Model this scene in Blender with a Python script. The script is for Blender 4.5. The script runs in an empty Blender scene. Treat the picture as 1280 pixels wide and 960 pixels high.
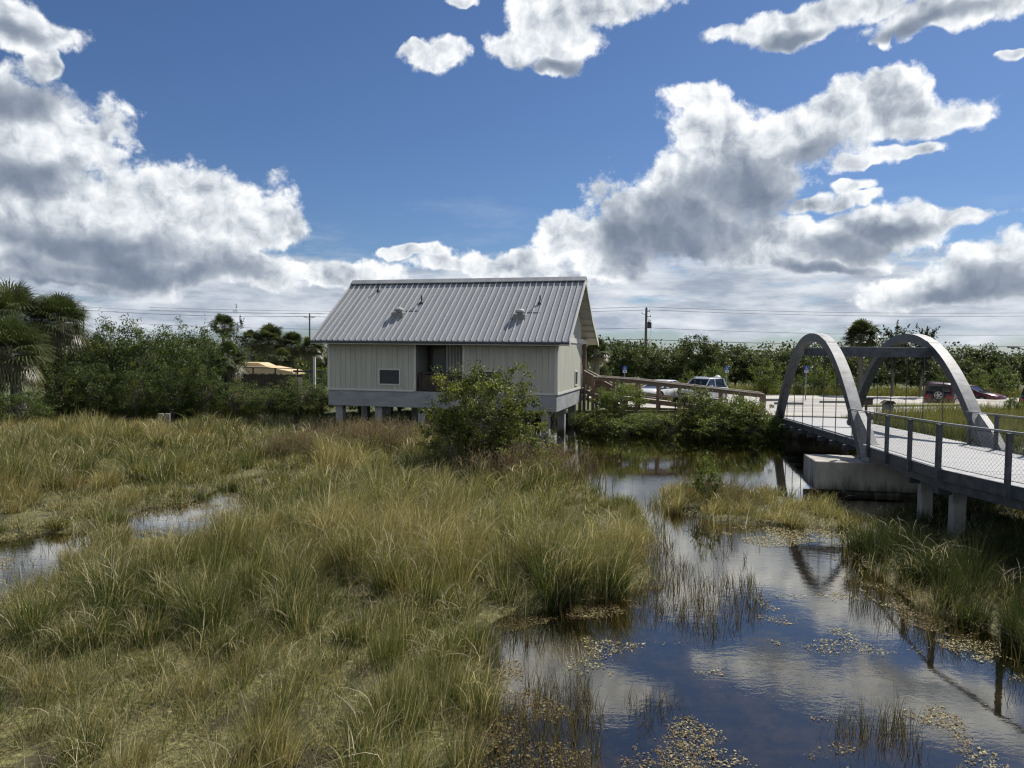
import bpy, math, random
import numpy as np
from mathutils import Vector, Matrix, Euler
PI = math.pi; R = math.radians
scene = bpy.context.scene
COL = scene.collection
rng = np.random.default_rng(7)
random.seed(7)

# ------------------------------------------------------------ camera geometry
F = 889.6; PITCH = R(2.628); ROLL = R(.602); CAMZ = 4.5
def ray(px, py):
    a = (np.asarray(px, float)-640)/F; b = (np.asarray(py, float)-480)/F
    x = a*math.cos(ROLL)+b*math.sin(ROLL); y = -a*math.sin(ROLL)+b*math.cos(ROLL)
    return x, math.cos(PITCH)-y*math.sin(PITCH), -math.sin(PITCH)-y*math.cos(PITCH)
def at_z(px, py, z=0.):            # point of the level z seen at that place of the photo
    x, y, w = ray(px, py); t = (z-CAMZ)/w
    return x*t, y*t
def at_y(px, py, Y):
    x, y, w = ray(px, py); t = Y/y
    return Vector((float(x*t), float(Y), float(CAMZ+w*t)))
def to_px(X, Y, Z=0.):
    Z = Z-CAMZ
    d = Y*math.cos(PITCH)-Z*math.sin(PITCH); u = Z*math.cos(PITCH)+Y*math.sin(PITCH)
    d = np.maximum(d, .1)
    x = X/d; y = -u/d
    return 640+F*(x*math.cos(ROLL)-y*math.sin(ROLL)), 480+F*(x*math.sin(ROLL)+y*math.cos(ROLL))

cd = bpy.data.cameras.new('camera'); cam = bpy.data.objects.new('camera', cd); COL.objects.link(cam)
cd.sensor_width = 36; cd.lens = F/1280*36; cd.clip_start = .1; cd.clip_end = 8000
fw = Vector((0, math.cos(PITCH), -math.sin(PITCH))); up = Vector((0, math.sin(PITCH), math.cos(PITCH))); rt = Vector((1, 0, 0))
rc = rt*math.cos(ROLL)+up*math.sin(ROLL); uc = up*math.cos(ROLL)-rt*math.sin(ROLL)
M = Matrix((rc, uc, -fw)).transposed().to_4x4(); M.translation = (0, 0, CAMZ)
cam.matrix_world = M
scene.camera = cam
scene.view_settings.view_transform = 'Standard'; scene.view_settings.look = 'None'
scene.view_settings.exposure = EXPOSURE = 0.28; scene.view_settings.gamma = 1

# ------------------------------------------------------------ node helper
class NT:
    def __init__(s, tree): s.t = tree; s.t.nodes.clear()
    def n(s, typ, *ins, out=0, **kw):
        nd = s.t.nodes.new(typ)
        for k, v in kw.items(): setattr(nd, k, v)
        for i, v in enumerate(ins):
            if v is None: continue
            s.set(nd, i, v)
        return nd.outputs[out]
    def set(s, nd, i, v):
        if isinstance(v, bpy.types.NodeSocket): s.t.links.new(v, nd.inputs[i])
        else: nd.inputs[i].default_value = v
    def m(s, op, a, b=None, c=None, clamp=False):
        return s.n('ShaderNodeMath', a, b, c, operation=op, use_clamp=clamp)
    def mix(s, f, a, b, bt='MIX'):
        nd = s.t.nodes.new('ShaderNodeMix'); nd.data_type = 'RGBA'; nd.blend_type = bt
        for i, v in ((0, f), (6, a), (7, b)):
            if isinstance(v, bpy.types.NodeSocket): s.t.links.new(v, nd.inputs[i])
            else: nd.inputs[i].default_value = v if i == 0 else (*v, 1)[:4]
        return nd.outputs[2]
    def rng(s, v, a, b, c=0., d=1., it='SMOOTHSTEP'):
        nd = s.t.nodes.new('ShaderNodeMapRange'); nd.interpolation_type = it
        for i, x in enumerate((v, a, b, c, d)): s.set(nd, i, x)
        return nd.outputs[0]
    def noise(s, vec, scale, detail=4, rough=.55, out=0, dist=0.):
        nd = s.t.nodes.new('ShaderNodeTexNoise')
        if vec is not None: s.t.links.new(vec, nd.inputs['Vector'])
        nd.inputs['Scale'].default_value = scale; nd.inputs['Detail'].default_value = detail
        nd.inputs['Roughness'].default_value = rough; nd.inputs['Distortion'].default_value = dist
        return nd.outputs[out]
    def ramp(s, f, stops):
        nd = s.t.nodes.new('ShaderNodeValToRGB'); s.t.links.new(f, nd.inputs[0])
        el = nd.color_ramp.elements
        while len(el) < len(stops): el.new(.5)
        for e, (p, c) in zip(el, stops): e.position = p; e.color = (*c, 1)
        return nd.outputs[0]

# ------------------------------------------------------------ sun and sky
SUN = Vector((.515, .49, .817)).normalized()
SUN_EL = math.asin(SUN.z); SUN_AZ = math.atan2(SUN.x, SUN.y)
sl = bpy.data.lights.new('sun', 'SUN'); so = bpy.data.objects.new('sun', sl); COL.objects.link(so)
sl.energy = 5.0; sl.angle = R(.53); sl.color = (1, .95, .87)
so.rotation_euler = (-SUN).to_track_quat('-Z', 'Y').to_euler(); so.location = (20, 20, 40)

def build_sky():
    w = bpy.data.worlds.new('World'); scene.world = w; w.use_nodes = True
    N = NT(w.node_tree)
    geo = N.n('ShaderNodeTexCoord', out=0)      # Generated = direction
    sep = w.node_tree.nodes.new('ShaderNodeSeparateXYZ'); w.node_tree.links.new(geo, sep.inputs[0])
    X, Y, Z = sep.outputs
    az = N.m('ARCTAN2', X, Y); el = N.m('ARCSINE', Z)
    sky = N.n('ShaderNodeTexSky', sky_type='NISHITA', sun_disc=False, sun_elevation=SUN_EL, sun_rotation=SUN_AZ,
              altitude=0., air_density=1.0, dust_density=.35, ozone_density=3.5)
    skyc = N.mix(1., sky, (.43, .52, .66), 'MULTIPLY')
    P = N.n('ShaderNodeCombineXYZ', az, el, 0.)
    # warp of the cloud outlines
    w1 = N.noise(P, 5.5, 2, .6, out=1); w1 = N.n('ShaderNodeVectorMath', w1, (.5, .5, .5), operation='SUBTRACT')
    w1 = N.n('ShaderNodeVectorMath', w1, (.11, .08, 0), operation='MULTIPLY')
    w2 = N.noise(P, 24, 2, .6, out=1); w2 = N.n('ShaderNodeVectorMath', w2, (.5, .5, .5), operation='SUBTRACT')
    w2 = N.n('ShaderNodeVectorMath', w2, (.030, .026, 0), operation='MULTIPLY')
    PW = N.n('ShaderNodeVectorMath', P, w1, operation='ADD'); PW = N.n('ShaderNodeVectorMath', PW, w2, operation='ADD')
    def blob(px, py, rx, ry, src=PW):
        x, y, z = ray(px, py); a = math.atan2(x, y); e = math.atan2(z, math.hypot(x, y))
        k = math.hypot(x, y)
        d = N.n('ShaderNodeVectorMath', src, (a, e, 0), operation='SUBTRACT')
        d = N.n('ShaderNodeVectorMath', d, (F*k/rx/k**2*1.0, F*k/ry*1.0, 0), operation='MULTIPLY')
        l = N.n('ShaderNodeVectorMath', d, operation='LENGTH', out=1)
        return N.m('SUBTRACT', 1., l)
    def union(bl, src=PW, soft=.12):
        r = None
        for b in bl:
            v = blob(*b, src=src)
            r = v if r is None else N.m('SMOOTH_MAX', r, v, soft)
        return r
    C = [(235,258,120,55),(110,285,160,72),(320,282,72,38),(200,330,240,34),(420,338,95,24),(352,274,32,22),
         (48,150,80,62),(15,215,90,75),(118,172,38,24),(10,18,70,32),(66,30,34,22),(62,75,12,30),(100,190,40,30),
         (690,38,72,46),(740,0,110,30),(640,66,48,22),(685,82,30,16),(538,76,44,20),(512,66,22,12),(575,12,22,10),
         (1000,24,62,24),(1130,0,180,22),(1200,16,84,30),(1268,80,16,7),(1100,50,8,14),(1180,40,30,16),
         (855,250,112,76),(812,295,92,50),(900,172,84,60),(940,200,90,60),(1000,172,112,50),(1100,155,98,34),(1098,118,42,32),(1180,150,46,18),(925,302,112,44),(775,305,38,32),(870,118,50,22),(1120,200,50,14),
         (1085,292,84,32),(1160,278,72,17),(1012,252,28,13),(985,288,46,24),(1010,320,126,18),(1060,255,30,10),
         (705,300,45,36),(640,332,105,24),(745,325,55,26),(1250,338,90,40),(1180,350,90,30),(520,318,40,9),(1062,240,22,12),(560,330,40,14)]
    D = union(C)
    fn = N.noise(P, 14, 8, .64); fn = N.m('SUBTRACT', fn, .5)
    def billow(src, scale, det):
        nd = w.node_tree.nodes.new('ShaderNodeTexVoronoi'); nd.voronoi_dimensions = '2D'; nd.feature = 'F1'; nd.normalize = True
        w.node_tree.links.new(src, nd.inputs['Vector']); nd.inputs['Scale'].default_value = scale; nd.inputs['Detail'].default_value = det
        nd.inputs['Roughness'].default_value = .55; nd.inputs['Lacunarity'].default_value = 2.3; return nd.outputs[0]
    PB = N.n('ShaderNodeVectorMath', P, w2, operation='ADD')
    vb = billow(PB, 17, 3.)
    hb = N.rng(el, .0, .035, .20, 0., 'LINEAR')
    dens = N.m('ADD', D, N.m('MULTIPLY', fn, 1.55)); dens = N.m('ADD', dens, N.m('MULTIPLY', N.m('SUBTRACT', .36, vb), .62))
    a1 = N.rng(dens, .06, .36)
    # low banks of cloud towards the horizon
    PS = N.n('ShaderNodeVectorMath', P, (1., 4.2, 0), operation='MULTIPLY')
    PSo = N.n('ShaderNodeVectorMath', PS, (3.3, 1.7, 0), operation='ADD')
    sn = N.noise(PSo, 5.2, 7, .58)
    band = N.m('MULTIPLY', N.rng(el, .005, .05), N.rng(el, .16, .08))
    sdens = N.m('ADD', sn, N.m('MULTIPLY', band, .25))
    a2 = N.m('MULTIPLY', N.rng(sdens, .53, .70), N.rng(el, .17, .105))
    wisp = N.noise(PSo, 2.1, 6, .64)
    a3 = N.m('MULTIPLY', N.rng(wisp, .50, .74), N.rng(el, .30, .12)); a3 = N.m('MULTIPLY', a3, .45)
    # light: relief of the billows as seen from the sun, grey hearts and bases
    off = N.n('ShaderNodeVectorMath', P, (.012, .016, 0), operation='ADD')
    def relief(scale, det, rough, amp, src, so_):
        n0 = N.noise(src, scale, det, rough); n1 = N.noise(so_, scale, det, rough)
        return N.m('MULTIPLY', N.m('SUBTRACT', n0, n1), amp)
    PR = N.n('ShaderNodeVectorMath', P, w2, operation='ADD')
    PO = N.n('ShaderNodeVectorMath', PR, (.009, .013, 0), operation='ADD')
    rl = N.m('ADD', relief(9, 3, .5, 1.5, PR, PO), N.m('MULTIPLY', N.m('SUBTRACT', billow(PO, 17, 3.), vb), .95))
    Dk = [(850,290,105,62),(925,240,75,50),(780,300,50,30),(170,332,170,24),(120,300,100,26),(1060,305,60,16),(1110,290,45,14),(1255,352,60,24),(900,362,50,20),
          (960,372,40,14),(40,120,40,25),(30,210,60,30),(10,30,30,14),(690,85,60,9),(1150,38,60,9),(985,42,40,9),(1030,190,50,18),(1180,360,40,14),(80,350,100,20),(1020,330,70,12)]
    dk = union(Dk, soft=.2)
    dkf = N.rng(N.m('ADD', dk, N.m('MULTIPLY', fn, .8)), -.35, .75)
    core = N.rng(dens, .25, 1.0)
    edge = N.rng(dens, .62, .2)
    lum = N.m('ADD', .66, rl); lum = N.m('ADD', lum, N.m('MULTIPLY', edge, .10))
    lum = N.m('SUBTRACT', lum, N.m('MULTIPLY', core, .06))
    lum = N.m('MULTIPLY', lum, N.m('SUBTRACT', 1., N.m('MULTIPLY', dkf, .66)))
    lum = N.m('MAXIMUM', lum, .10); lum = N.m('MINIMUM', lum, .86)
    cc = N.ramp(lum, [(0, (.10, .13, .19)), (.2, (.19, .23, .30)), (.42, (.36, .40, .46)), (.62, (.60, .64, .68)), (.86, (.90, .91, .92))])
    lum2 = N.m('ADD', .50, N.m('MULTIPLY', N.m('SUBTRACT', N.noise(PS, 9, 6, .6), .5), 1.3))
    c2 = N.ramp(lum2, [(0, (.19, .24, .32)), (.35, (.33, .38, .46)), (.6, (.56, .60, .66)), (.85, (.78, .80, .83))])
    K = 10.
    def sc(c): return N.mix(1., c, (K, K, K), 'MULTIPLY')
    col = N.mix(a3, skyc, (4.6, 5.2, 6.2))
    col = N.mix(a2, col, sc(c2))
    col = N.mix(a1, col, sc(cc))
    # unseen bright cumulus added behind the viewer to lift the shade on front faces
    back = N.m('MULTIPLY', N.rng(Y, .12, -.25), N.rng(el, .02, .10))
    bnz = N.noise(geo, 2.3, 5, .55)
    ab = N.m('MULTIPLY', N.rng(bnz, .50, .60), back)
    col = N.mix(ab, col, (7.5, 7.4, 7.3))
    bg = N.n('ShaderNodeBackground', col, .1)
    o = w.node_tree.nodes.new('ShaderNodeOutputWorld'); w.node_tree.links.new(bg, o.inputs[0])
build_sky()
# ------------------------------------------------------------ materials
MATS = {}
def pmat(name, col, rough=.7, col2=None, nscale=3., var=.5, bump=0., bscale=20., metal=0., spec=.4, coord='Object', stretch=(1, 1, 1), detail=5):
    m = bpy.data.materials.new(name); m.use_nodes = True; N = NT(m.node_tree); MATS[name] = m
    tc = m.node_tree.nodes.new('ShaderNodeTexCoord'); v = tc.outputs[coord]
    v = N.n('ShaderNodeVectorMath', v, stretch, operation='MULTIPLY')
    b = N.n('ShaderNodeBsdfPrincipled')
    b = m.node_tree.nodes[-1]
    if col2 is not None:
        f = N.noise(v, nscale, detail, .6); f = N.rng(f, .5-var/2, .5+var/2, it='LINEAR')
        N.set(b, 0, N.mix(f, col, col2))
    else: b.inputs['Base Color'].default_value = (*col, 1)
    b.inputs['Roughness'].default_value = rough; b.inputs['Metallic'].default_value = metal
    b.inputs['Specular IOR Level'].default_value = spec
    if bump:
        h = N.noise(v, bscale, 4, .6)
        bn = m.node_tree.nodes.new('ShaderNodeBump'); bn.inputs['Strength'].default_value = bump; bn.inputs['Distance'].default_value = .02
        m.node_tree.links.new(h, bn.inputs['Height']); m.node_tree.links.new(bn.outputs[0], b.inputs['Normal'])
    o = m.node_tree.nodes.new('ShaderNodeOutputMaterial'); m.node_tree.links.new(b.outputs[0], o.inputs[0])
    return m
def leafmat(name, stops, trans=.35, tip=None, tipf=.6, rough=.55, spec=.25):
    """leaf and blade surface: colour by the leaf's own random value 'rnd', tip colour along 't'"""
    m = bpy.data.materials.new(name); m.use_nodes = True; N = NT(m.node_tree); MATS[name] = m
    r = N.n('ShaderNodeAttribute', attribute_name='rnd', out=2)
    c = N.ramp(r, stops)
    if tip:
        t = N.n('ShaderNodeAttribute', attribute_name='t', out=2)
        f = N.m('MULTIPLY', N.rng(t, .35, 1.), tipf)
        c = N.mix(f, c, tip)
    pb = N.n('ShaderNodeBsdfPrincipled'); b = m.node_tree.nodes[-1]
    N.set(b, 0, c); b.inputs['Roughness'].default_value = rough; b.inputs['Specular IOR Level'].default_value = spec
    tr = N.n('ShaderNodeBsdfTranslucent', N.mix(1., c, (1.25, 1.2, .75), 'MULTIPLY'))
    mx = N.n('ShaderNodeMixShader', trans, pb, tr)
    o = m.node_tree.nodes.new('ShaderNodeOutputMaterial'); m.node_tree.links.new(mx, o.inputs[0])
    return m

siding = pmat('painted_siding', (.40, .40, .325), .75, (.49, .49, .41), 1.6, .34, .2, 30, stretch=(1.6, 1.6, .22), detail=9)
trim = pmat('painted_trim', (.62, .61, .56), .6, (.55, .54, .5), 2.)
skirt_m = pmat('beam_concrete', (.22, .23, .235), .85, (.38, .39, .385), 1.6, .45, .3, 14, stretch=(.5, .5, 1.6))
pile_m = pmat('pile_concrete', (.23, .23, .215), .85, (.42, .41, .375), 2.5, .5, .3, 14)
pier_m = pmat('pier_concrete', (.19, .18, .15), .9, (.50, .475, .41), 1.5, .42, .4, 12, stretch=(1.3, 1.3, .5), detail=10)
def waterline(m, z1=.5):
    # algae and damp stains climbing from the water on concrete
    N = NT.__new__(NT); N.t = m.node_tree; b = [n for n in m.node_tree.nodes if n.type == 'BSDF_PRINCIPLED'][0]
    src = b.inputs[0].links[0].from_socket
    g = N.n('ShaderNodeNewGeometry'); sp = m.node_tree.nodes.new('ShaderNodeSeparateXYZ'); m.node_tree.links.new(g, sp.inputs[0])
    st = N.n('ShaderNodeVectorMath', g, (2.2, 2.2, .35), operation='MULTIPLY')
    h = N.m('ADD', sp.outputs[2], N.m('MULTIPLY', N.m('SUBTRACT', N.noise(st, 1.6, 5, .65), .5), -1.3))
    f = N.rng(h, .0, z1, .92, 0.)
    c = N.mix(f, src, (.045, .042, .028)); m.node_tree.links.new(c, b.inputs[0])
waterline(pier_m, .55); waterline(pile_m, .5)
sunlit_top_m = pmat('sunlit_top_steel', (.17, .175, .18), .6, (.40, .40, .395), 2.2, .34, .06, 30, metal=.0, spec=.35, detail=10)  # paler steel that paints in the sunlit top faces of the arches
rib_m = pmat('roof_ribs', (.50, .515, .52), .45, (.44, .455, .46), 2, metal=.1)  # paler than the roof sheet, painting in the sunlit rib sides
roof_m = pmat('galvalume', (.33, .34, .345), .5, (.25, .255, .26), 1.1, .32, .05, 9, metal=.1, spec=.45, stretch=(1.8, .25, .25), detail=9)
dark_metal = pmat('dark_flashing', (.05, .055, .06), .5)
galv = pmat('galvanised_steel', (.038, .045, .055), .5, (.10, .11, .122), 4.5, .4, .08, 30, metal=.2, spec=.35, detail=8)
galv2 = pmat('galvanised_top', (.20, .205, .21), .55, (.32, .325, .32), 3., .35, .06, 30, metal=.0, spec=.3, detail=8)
deck_m = pmat('deck_planks', (.28, .285, .29), .75, (.42, .42, .41), 2.5, .5, .2, 18, stretch=(.4, 3, 1))
wood_m = pmat('weathered_wood', (.15, .105, .075), .85, (.25, .185, .14), 3., .5, .3, 14, stretch=(.5, 4, 3))
cap_m = pmat('sunbleached_cap', (.36, .31, .26), .8, (.5, .45, .39), 3., .5, .2, 20)
dwood = pmat('dark_boards', (.035, .028, .022), .9, (.075, .058, .045), 3., .5, .3, 9)
louver_m = pmat('louver_metal', (.035, .037, .04), .5, (.06, .062, .065), 3)
inner = pmat('inner_wall', (.30, .315, .29), .8, (.24, .25, .235), 2)
polew = pmat('pole_timber', (.12, .10, .08), .9, (.20, .17, .14), 5, .5, .2, 12, stretch=(1, 1, .2))
wire_m = pmat('wire', (.04, .04, .045), .6)
tan_m = pmat('tan_roof', (.55, .42, .24), .85, (.62, .49, .30), 1.)
hood_m = pmat('fan_hood_grey', (.34, .34, .33), .5, (.42, .42, .40), 3.)
white_m = pmat('white_paint', (.62, .62, .59), .5, (.52, .52, .49), 2.)
blue_m = pmat('sign_blue', (.02, .09, .45), .4)
black_m = pmat('black_panel', (.012, .012, .013), .45)
brownbox = pmat('brown_box', (.07, .05, .038), .7, (.10, .075, .055), 4)
rubber = pmat('tyre_rubber', (.02, .02, .02), .8)
rim_m = pmat('alloy', (.45, .46, .47), .3, metal=.8)
glass_m = pmat('car_glass', (.015, .02, .025), .06, spec=.8)
chrome = pmat('lamp_lens', (.7, .7, .68), .15, spec=.8)
redlens = pmat('tail_lens', (.35, .01, .01), .2, spec=.7)
trunk_m = pmat('bark', (.09, .075, .06), .95, (.19, .165, .135), 6, .5, .5, 18, stretch=(1, 1, .3))
palmtrunk = pmat('palm_bark', (.13, .115, .095), .95, (.24, .215, .18), 7, .5, .6, 16, stretch=(1, 1, 3))
graybark = pmat('pale_bark', (.22, .20, .17), .9, (.33, .30, .26), 6, .5, .3, 18)

mangrove = leafmat('mangrove_leaves', [(0, (.022, .040, .012)), (.4, (.058, .092, .025)), (.75, (.125, .162, .042)), (1, (.24, .27, .07))], .36, rough=.5, spec=.3)
farleaf = leafmat('far_leaves', [(0, (.030, .045, .016)), (.45, (.078, .104, .032)), (.8, (.145, .17, .052)), (1, (.21, .23, .08))], .25, rough=.5)
lightleaf = leafmat('willow_leaves', [(0, (.055, .085, .022)), (.5, (.11, .155, .036)), (.85, (.18, .22, .05)), (1, (.26, .28, .08))], .38, rough=.5)
bushleaf = leafmat('central_bush_leaves', [(0, (.036, .056, .017)), (.35, (.080, .106, .027)), (.65, (.155, .178, .040)), (1, (.29, .30, .07))], .40, rough=.5, spec=.3)
palmleaf = leafmat('palm_fan', [(0, (.030, .050, .018)), (.5, (.065, .094, .034)), (.86, (.115, .14, .055)), (.93, (.17, .145, .085)), (1, (.24, .21, .15))], .22, tip=(.15, .16, .07), tipf=.5, rough=.4, spec=.4)
darktree = leafmat('young_tree_leaves', [(0, (.014, .022, .012)), (.6, (.030, .040, .020)), (1, (.06, .07, .03))], .2, rough=.5)
grass_m = leafmat('marsh_blades', [(0, (.024, .046, .010)), (.2, (.060, .090, .018)), (.40, (.115, .140, .034)), (.50, (.150, .128, .052)), (.62, (.215, .19, .075)), (.8, (.40, .335, .19)), (1, (.82, .74, .56))], .38, tip=(.42, .40, .18), tipf=.34, rough=.5, spec=.3)
reed_m = leafmat('seedy_reeds', [(0, (.05, .06, .02)), (.45, (.12, .12, .05)), (.75, (.22, .19, .12)), (1, (.28, .19, .15))], .3, tip=(.24, .165, .125), tipf=.6)
shaded_grass_m = leafmat('shaded_grass', [(0, (.016, .030, .010)), (.5, (.040, .060, .018)), (.85, (.085, .10, .035)), (1, (.22, .19, .10))], .28, tip=(.10, .11, .04), tipf=.3)  # right bank grass, darkened in its colour for the bridge's shadow
rush_m = leafmat('rush_stems', [(0, (.035, .040, .014)), (.5, (.085, .075, .028)), (.8, (.17, .13, .05)), (1, (.30, .26, .15))], .25, tip=(.20, .15, .06), tipf=.5)
dryg_m = leafmat('verge_blades', [(0, (.06, .08, .02)), (.5, (.12, .14, .04)), (.8, (.19, .19, .07)), (1, (.30, .27, .14))], .4, tip=(.26, .24, .11), tipf=.5)

# ------------------------------------------------------------ mesh helpers
class MB:
    def __init__(s): s.v = []; s.f = []; s.sm = False
    def add(s, vs, fs):
        b = len(s.v); s.v += [tuple(v) for v in vs]; s.f += [[i+b for i in f] for f in fs]; return s
    def box(s, a, b, rz=0., piv=None):
        (x0, y0, z0), (x1, y1, z1) = a, b
        vs = [(x0, y0, z0), (x1, y0, z0), (x1, y1, z0), (x0, y1, z0), (x0, y0, z1), (x1, y0, z1), (x1, y1, z1), (x0, y1, z1)]
        if rz:
            px, py = piv or ((x0+x1)/2, (y0+y1)/2); c, q = math.cos(rz), math.sin(rz)
            vs = [(px+(x-px)*c-(y-py)*q, py+(x-px)*q+(y-py)*c, z) for x, y, z in vs]
        return s.add(vs, [(0, 3, 2, 1), (4, 5, 6, 7), (0, 1, 5, 4), (1, 2, 6, 5), (2, 3, 7, 6), (3, 0, 4, 7)])
    def beam(s, p, q, w, h, upv=(0, 0, 1)):      # box section bar from p to q
        p, q = Vector(p), Vector(q); d = (q-p).normalized(); u = Vector(upv)
        sd = d.cross(u)
        if sd.length < 1e-4: sd = d.cross(Vector((0, 1, 0)))
        sd.normalize(); u = sd.cross(d).normalized()
        vs = []
        for c in (p, q):
            for a, b in ((-1, -1), (1, -1), (1, 1), (-1, 1)): vs.append(c+sd*(a*w/2)+u*(b*h/2))
        return s.add(vs, [(3, 2, 1, 0), (4, 5, 6, 7), (0, 1, 5, 4), (1, 2, 6, 5), (2, 3, 7, 6), (3, 0, 4, 7)])
    def tube(s, pts, rad, n=6, cap=True):
        pts = [Vector(p) for p in pts]; k = len(pts)
        rad = rad if hasattr(rad, '__len__') else [rad]*k
        b = len(s.v); ref = Vector((.3, .1, 1)).normalized()
        for i, p in enumerate(pts):
            d = (pts[min(i+1, k-1)]-pts[max(i-1, 0)]).normalized()
            a = d.cross(ref)
            if a.length < .05: a = d.cross(Vector((1, 0, 0)))
            a.normalize(); c = d.cross(a)
            for j in range(n):
                t = 2*PI*j/n; s.v.append(tuple(p+(a*math.cos(t)+c*math.sin(t))*rad[i]))
        for i in range(k-1):
            for j in range(n):
                j2 = (j+1) % n; s.f.append([b+i*n+j, b+i*n+j2, b+(i+1)*n+j2, b+(i+1)*n+j])
        if cap: s.f.append([b+j for j in range(n)][::-1]); s.f.append([b+(k-1)*n+j for j in range(n)])
        return s
    def prism(s, poly, axis, a, b):      # poly of (p,q) extruded along axis 0/1/2 between a and b
        n = len(poly)
        def mk(p, q, t): return {0: (t, p, q), 1: (p, t, q), 2: (p, q, t)}[axis]
        vs = [mk(p, q, a) for p, q in poly]+[mk(p, q, b) for p, q in poly]
        fs = [list(range(n)), list(range(n, 2*n))[::-1]]+[[i+n, (i+1) % n+n, (i+1) % n, i] for i in range(n)]
        return s.add(vs, fs)
    def build(s, name, mat, parent=None, smooth=False, bevel=0., loc=None):
        me = bpy.data.meshes.new(name); me.from_pydata(s.v, [], s.f); me.update()
        import bmesh
        bm = bmesh.new(); bm.from_mesh(me); bmesh.ops.recalc_face_normals(bm, faces=bm.faces)
        if bevel:
            bmesh.ops.bevel(bm, geom=list(bm.edges), offset=bevel, segments=1, affect='EDGES')
        bm.to_mesh(me); bm.free()
        if smooth: me.polygons.foreach_set('use_smooth', [True]*len(me.polygons))
        me.materials.append(mat)
        o = bpy.data.objects.new(name, me); COL.objects.link(o)
        if parent is not None: o.parent = parent
        if loc is not None: o.location = loc
        return o
def np_mesh(name, verts, faces, mat, attrs=None, parent=None, smooth=False):
    me = bpy.data.meshes.new(name); verts = np.ascontiguousarray(verts, np.float32); faces = np.ascontiguousarray(faces, np.int32)
    k = faces.shape[1]
    me.vertices.add(len(verts)); me.vertices.foreach_set('co', verts.ravel())
    me.loops.add(faces.size); me.loops.foreach_set('vertex_index', faces.ravel())
    me.polygons.add(len(faces)); me.polygons.foreach_set('loop_start', np.arange(0, faces.size, k, dtype=np.int32))
    me.update(calc_edges=True)
    for a, v in (attrs or {}).items():
        at = me.attributes.new(a, 'FLOAT', 'POINT'); at.data.foreach_set('value', np.ascontiguousarray(v, np.float32))
    if smooth: me.polygons.foreach_set('use_smooth', np.ones(len(faces), bool))
    me.materials.append(mat)
    o = bpy.data.objects.new(name, me); COL.objects.link(o)
    if parent is not None: o.parent = parent
    return o
def tag(o, label=None, cat=None, group=None, kind=None):
    if label: o['label'] = label
    if cat: o['category'] = cat
    if group: o['group'] = group
    if kind: o['kind'] = kind
    return o
def thing(name, label, cat, loc=(0, 0, 0), rz=0., group=None):
    o = bpy.data.objects.new(name, None); COL.objects.link(o); o.location = loc; o.rotation_euler = (0, 0, rz); o.empty_display_size = .3
    return tag(o, label, cat, group)
def copy_thing(src, loc, rz=0., scale=(1, 1, 1), label=None, group=None):
    r = src.copy(); COL.objects.link(r); r.location = loc; r.rotation_euler = (0, 0, rz); r.scale = scale
    if label: r['label'] = label
    if group: r['group'] = group
    for ch in list(src.children):
        c = ch.copy(); COL.objects.link(c); c.parent = r
        for g in list(ch.children):
            d = g.copy(); COL.objects.link(d); d.parent = c
    return r

# value noise for laying out the ground plan
_tab = np.random.default_rng(11).random((256, 256))
def vnoise(x, y, sc, seed=0):
    x = np.asarray(x, float)/sc+seed*17.3+500; y = np.asarray(y, float)/sc+seed*31.7+500
    xi = np.floor(x).astype(int); yi = np.floor(y).astype(int); fx = x-xi; fy = y-yi
    fx = fx*fx*(3-2*fx); fy = fy*fy*(3-2*fy)
    g = lambda a, b: _tab[a % 256, b % 256]
    return (g(xi, yi)*(1-fx)+g(xi+1, yi)*fx)*(1-fy)+(g(xi, yi+1)*(1-fx)+g(xi+1, yi+1)*fx)*fy
def fnoise(x, y, sc, seed=0, o=4):
    r = 0; a = 1; t = 0
    for i in range(o): r = r+a*vnoise(x, y, sc/2**i, seed+i); t += a; a *= .55
    return r/t
def inpoly(px, py, poly):
    px = np.asarray(px, float); py = np.asarray(py, float); c = np.zeros(px.shape, bool); n = len(poly)
    for i in range(n):
        x1, y1 = poly[i]; x2, y2 = poly[(i+1) % n]
        if y1 == y2: continue
        k = ((y1 > py) != (y2 > py)) & (px < (x2-x1)*(py-y1)/(y2-y1)+x1); c ^= k
    return c

# ------------------------------------------------------------ ground plan (outlines surveyed on the water level z = 0)
def world_poly(p): return [tuple(float(c) for c in at_z(x, y, 0.)) for x, y in p]
L_MAIN = world_poly([(-1600, 533), (0, 533), (420, 536), (600, 552), (700, 578), (722, 606), (800, 634), (815, 660), (808, 700), (796, 738), (757, 756), (690, 760), (640, 776), (612, 800), (604, 850), (600, 900), (575, 960), (545, 1150), (-1600, 1150)])
L_RIGHT = world_poly([(1062, 655), (1150, 640), (1500, 640), (2200, 900), (1500, 960), (1290, 835), (1210, 790), (1150, 762), (1095, 722), (1072, 690)])
L_ISLE = world_poly([(818, 632), (850, 612), (930, 614), (1010, 630), (1062, 645), (1060, 662), (985, 660), (900, 654), (845, 645)])
PONDS = [world_poly([(-140, 765), (-10, 758), (30, 735), (66, 712), (104, 694), (100, 670), (40, 668), (-30, 680), (-140, 700)]), world_poly([(140, 672), (215, 676), (275, 664), (302, 645), (304, 620), (284, 610), (236, 628), (165, 645)]), world_poly([(300, 606), (352, 600), (340, 590), (300, 596)])]
SHORE = [(-200, 46), (-45, 42.5), (-20, 42.2), (-12, 42.6), (-9, 44), (3, 44), (4.5, 39.6), (9, 38.2), (13.5, 37.6), (17.5, 37.2), (18.6, 31), (21, 27.5), (27, 25), (60, 24), (200, 20)]
def shore(x): return np.interp(x, [p[0] for p in SHORE], [p[1] for p in SHORE])
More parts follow.
